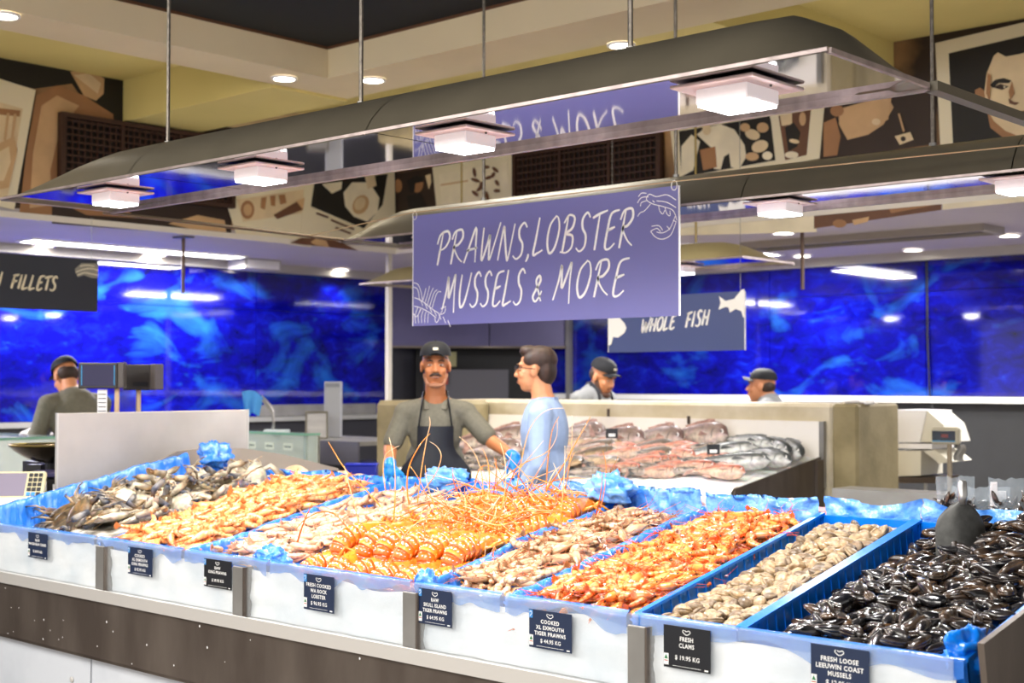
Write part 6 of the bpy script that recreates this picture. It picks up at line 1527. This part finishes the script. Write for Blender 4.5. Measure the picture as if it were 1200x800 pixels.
# glass display counters
def glass_counter(label, x0, x1, y0, y1, ztop, contents):
    c = V(((x0 + x1) / 2, (y0 + y1) / 2, 0)); t = kit('glass_counter', label, 'display counter', c); g = lambda a, b, nm, m, **k: MB().box(V(a) - c, V(b) - c).obj(nm, m, t, **k)
    g((x0, y0, ztop - .012), (x1, y1, ztop), 'glass_top', glass_m); g((x0, y0 - .004, ztop - .014), (x1, y0, ztop + .002), 'glass_edge', glass_edge); g((x1, y0, ztop - .014), (x1 + .004, y1, ztop + .002), 'glass_edge', glass_edge)
    g((x0, y0, .85), (x1, y0 + .008, ztop - .014), 'front_glass', glass_m); g((x1 - .008, y0, .85), (x1, y1, ztop - .014), 'side_glass', glass_m)
    g((x0, y0 + .01, .0), (x1 - .01, y1, .85), 'base', mat('counter_base_white', 'CFCBC4', .5)); g((x0, y1 - .02, .85), (x1, y1, ztop - .02), 'back_panel', mat('counter_back', 'B9B6AC', .6))
    g((x1 - .03, y0 + .01, .85), (x1 - .01, y0 + .03, ztop), 'corner_post', steel_mid)
    g((x0 + .02, y0 + .03, .87), (x1 - .03, y1 - .04, .95), 'ice_bed', ice_m)
    for k in range(contents):
        X = x0 + .12 + (x1 - x0 - .24) * (k + .5) / contents; cc = V((X, (y0 + y1) / 2, .99)); mb = MB(); mb.sphere((0, 0, 0), (.07, min(.14, (y1 - y0) * .28), .04), 12, 7)
        o = mb.obj('fish_fillet', mat('fillet_pink' if k % 2 else 'fillet_grey', 'D9A79A' if k % 2 else '6E6A66', .4, var=.3, vscale=20), None, smooth=True); o.location = cc
        tag(o, ('pink' if k % 2 else 'grey') + ' fish fillet behind glass in the ' + label.split(',')[0], 'fillet', 'fillets in the ' + label.split(',')[0])
        tk = kit('price_ticket', 'cream price ticket behind glass in the ' + label.split(',')[0], 'price ticket', (X, y0 + .03, 1.13), 0, 'tickets in the ' + label.split(',')[0]); MB().box((-.05, 0, 0), (.05, .003, .05)).obj('card', mat('ticket_cream', 'E8E2CC', .6), tk); MB().box((-.035, -.001, .018), (.035, 0, .03)).obj('print', dark_p, tk)
glass_counter('rear glass counter, with green edged top right of the steel panel', -8.7, -7.24, 5.93, 6.06, 1.25, 6)
glass_counter('left glass counter, with green edged top at the picture edge', -9.0, -8.05, 3.9, 4.62, 1.25, 4)
# steel sink bench with tap, blue cloth, trays
bn = kit('work_bench', 'dark work bench with a grey front right of the glass counter', 'bench', (-7.3, 6.6, 0))
pa, pb = at(358, 515, y=6.35), at(419, 546, y=6.35); c = bn.location
MB().box(V((pa.x, 6.35, pb.z)) - c, V((pb.x, 6.37, pa.z)) - c).obj('front_panel', mat('bench_grey', '5B5A66', .4, .3), bn); MB().box(V((pa.x - .5, 6.37, pa.z - .03)) - c, V((pb.x, 7.0, pa.z)) - c).obj('top', steel_mid, bn); MB().box(V((pa.x + .02, 6.4, 0)) - c, V((pb.x - .02, 6.95, pb.z)) - c).obj('cabinet', black_p, bn)
p = at(371, 514, y=6.5); t = kit('steel_tray', 'upright steel tray leaning on the bench beside the tall grey box', 'tray', (p.x, p.y, pa.z), face_cam + .1)
MB().box((-.075, 0, 0), (.075, .012, .19), bev=.004).obj('tray_back', steel, t)
for a, b in (((-.082, -.03, 0), (-.07, .015, .2)), ((.07, -.03, 0), (.082, .015, .2)), ((-.082, -.03, .19), (.082, .015, .202)), ((-.082, -.03, -.0), (.082, .015, .01))): MB().box(a, b, bev=.003).obj('rim', mat('tray_rim', '8A8474', .3, .9), t)
p = at(391, 514, y=6.75); t = kit('tall_grey_box', 'tall pale grey machine housing standing behind the steel tray', 'machine', (p.x, p.y, pa.z), face_cam); zz = at(391, 447, y=6.75).z - pa.z
MB().box((-.065, -.05, 0), (.058, .05, zz), bev=.006).obj('housing', mat('machine_grey', '9E9FA4', .45), t); MB().box((-.058, -.053, zz - .04), (.05, -.05, zz - .012)).obj('top_band', mat('band_grey', '7A7B82', .4), t)
p = at(318, 506, y=6.0); t = kit('spray_tap', 'chrome bent spray tap carrying a blue cloth', 'tap', (p.x, p.y, 1.25), face_cam)
s_ = 6.2 / 1610 * 1.35; W = lambda px, py: V(((px - 318) * .0051, 0, (506 - py) * .0051))
MB().tube([W(320, 506), W(321, 492), W(320, 478), W(316, 470), W(310, 463), W(304, 458)], .010, 8).obj('pipe', steel, t, smooth=True); MB().box(W(308, 508) + V((0, -.03, 0)), W(342, 503) + V((0, .06, 0)), bev=.006).obj('deck_plate', mat('deck_pale', 'B9C4C8', .4), t)
mb = MB()
for k in range(9): q = k / 8; a = W(306, 461).lerp(W(318, 477), q); mb.tube([a - V((.0, .012, 0)), a + V((0, .012, 0))], .0135, 8)
mb.obj('spring', steel_mid, t)
mb = MB(); cl = cr_spline([(278, 452, 0), (283, 450, 0), (290, 449.5, 0), (298, 452, 0), (307, 460, 0)], 4)
def clf(u, w_):
    i = u * (len(cl) - 1); a = cl[int(i)].lerp(cl[min(len(cl) - 1, int(i) + 1)], i % 1); px = a.x + w_ * (4 * (1 - u) - 6 * u); py = a.y + w_ * ((37 - 12 * u) if u > .5 else 31 + 8 * u)
    return W(px, py) + V((0, .02 * math.sin(u * 14) * w_ - .014, 0))
mb.grid(clf, 30, 10); o = mb.obj('blue_cloth', mat('cloth_blue', '4A93D8', .9), None, smooth=True); o.matrix_world = Matrix.Translation((p.x, p.y, 1.25)) @ Matrix.Rotation(face_cam, 4, 'Z'); tag(o, 'light blue cloth draped over the spray tap', 'cloth')
p = at(424, 551, y=5.9); t = kit('blue_tub', 'dark blue plastic tub low between the bench and the concrete pier', 'tub', (p.x, p.y, p.z - .06), face_cam)
MB().box((-.10, -.06, 0), (.10, .06, .10), bev=.01).obj('tub', mat('tub_blue', '0B1C9A', .35), t); MB().box((-.105, -.065, .095), (.105, .065, .105), bev=.003).obj('rim', mat('tub_rim', '1B32C8', .3), t); MB().box((-.09, -.05, -(p.z - .06)), (.09, .05, -.001)).obj('stand', dark_p, t)
# control boxes in the dark alcove
t = kit('control_panel', 'row of cream electrical boxes on the dark alcove wall behind the apron man', 'control box', (-9.45, 9.55, 1.6), R(47) )
Wc2 = lambda px0, px1, py0, py1, nm, m, d=.04: (lambda a, b: MB().box(V(((px0 - 493) * .0085, -d, (447 - py1) * .0085 + .0)), V(((px1 - 493) * .0085, 0, (447 - py0) * .0085)), bev=.004).obj(nm, m, t))(0, 0)
cream_b = mat('box_cream', 'A8A48E', .6)
Wc2(463, 472, 415, 431, 'switch_box', cream_b); Wc2(475, 488, 411, 432, 'meter_box', cream_b); Wc2(488, 500, 413, 430, 'fuse_box', mat('box_olive', '6E6A48', .6)); Wc2(479, 483, 416, 424, 'dial', black_p, .05)
Wc2(463, 560, 433, 468, 'work_shelf', mat('shelf_grey', '3D3C44', .5), .03); Wc2(472, 485, 446, 468, 'poster_sheet', mat('sheet_pale', 'C9C2C8', .6), .05); Wc2(487, 490, 430, 450, 'red_handle', mat('handle_red', '8E2A1C', .5), .06)
# right side kitchen: cream machine, scale head, bench
t = kit('cream_machine', 'cream food machine with sloping hood behind the concrete pier', 'machine', (-3.95, 7.95, 0), 0)
c = t.location; cm = mat('machine_cream', 'DAD5C4', .45); Y0 = 7.75
q = lambda px, py, y=Y0: at(px, py, y=y) - c
m_ = MB(); m_.prism([q(1045, 480), q(1086, 481), q(1078, 518), q(1045, 518)], (0, .35, 0)); m_.obj('hood', white_p, t)
m_ = MB(); m_.prism([q(1086, 481) + V((.002, 0, 0)), q(1105, 497) + V((0, .0, 0)), q(1112, 518), q(1079, 518)], (0, .3, 0)); m_.obj('side_cover', cm, t)
m_ = MB(); m_.prism([q(1045, 519), q(1092, 520), q(1092, 526), q(1045, 525)], (0, .3, 0)); m_.obj('shelf', white_p, t)
m_ = MB(); m_.prism([q(1082, 528), q(1096, 527), q(1114, 541), q(1100, 543)], (0, .3, 0)); m_.obj('chute', cm, t)
m_ = MB(); m_.prism([q(1045, 528), q(1079, 528), q(1079, 557), q(1045, 558)], (0, .3, 0)); m_.obj('lower_box', cm, t)
m_ = MB(); m_.prism([q(1045, 559), q(1098, 559), q(1098, 566), q(1045, 566)], (0, .3, 0)); m_.obj('bench_rail', steel_dark, t)
MB().tube([q(1085, 566), V((q(1085, 566).x, q(1085, 566).y, 0))], .012, 8).obj('leg', steel_mid, t); MB().tube([q(1050, 566), V((q(1050, 566).x, q(1050, 566).y, 0))], .012, 8).obj('leg', steel_mid, t)
p = at(1110, 510, y=7.3); t = kit('scale_indicator', 'cream scale indicator with dark display on a pole at the right', 'scale', (p.x, p.y, 0), R(12))
m2 = mat('indicator_cream', 'B9B29C', .45); MB().box((-.082, -.03, p.z - .05), (.07, .03, p.z + .045), bev=.01).obj('housing', m2, t); MB().box((-.075, -.033, p.z - .028), (.05, -.030, p.z + .025)).obj('display', mat('lcd_dark', '0F1826', .15), t); MB().box((-.025, -.0345, p.z - .01), (.012, -.033, p.z + .008)).obj('digits', mat('digits_red', '7A3430', .4), t); MB().box((-.075, -.0345, p.z - .034), (.05, -.033, p.z - .029)).obj('blue_line', mat('cyan_line', '2A86B8', .3), t)
MB().tube([(.012, 0, 0), (.012, 0, p.z - .05)], .014, 8).obj('pole', mat('pole_tan', 'A39682', .4, .4), t); MB().box((-.12, -.1, 0), (.14, .1, .02)).obj('foot', steel_mid, t)
mb = MB(); mb.grid(lambda u, w_: V((.04 + .05 * u + .01 * math.sin(w_ * 6), .02 * math.sin(u * 8), p.z - .05 - .09 * w_)), 8, 8); mb.obj('plastic_wrap', mat('wrap_grey', '8E8B84', .3), t, smooth=True)
p = at(1080, 590, y=5.6); tag(MB().box((-3.5, 6.3, .0), (-2.9, 6.5, at(1080, 578, y=6.3).z)).obj('steel_cupboard', steel_mid), 'low steel cupboard right of the concrete pier', 'cupboard')
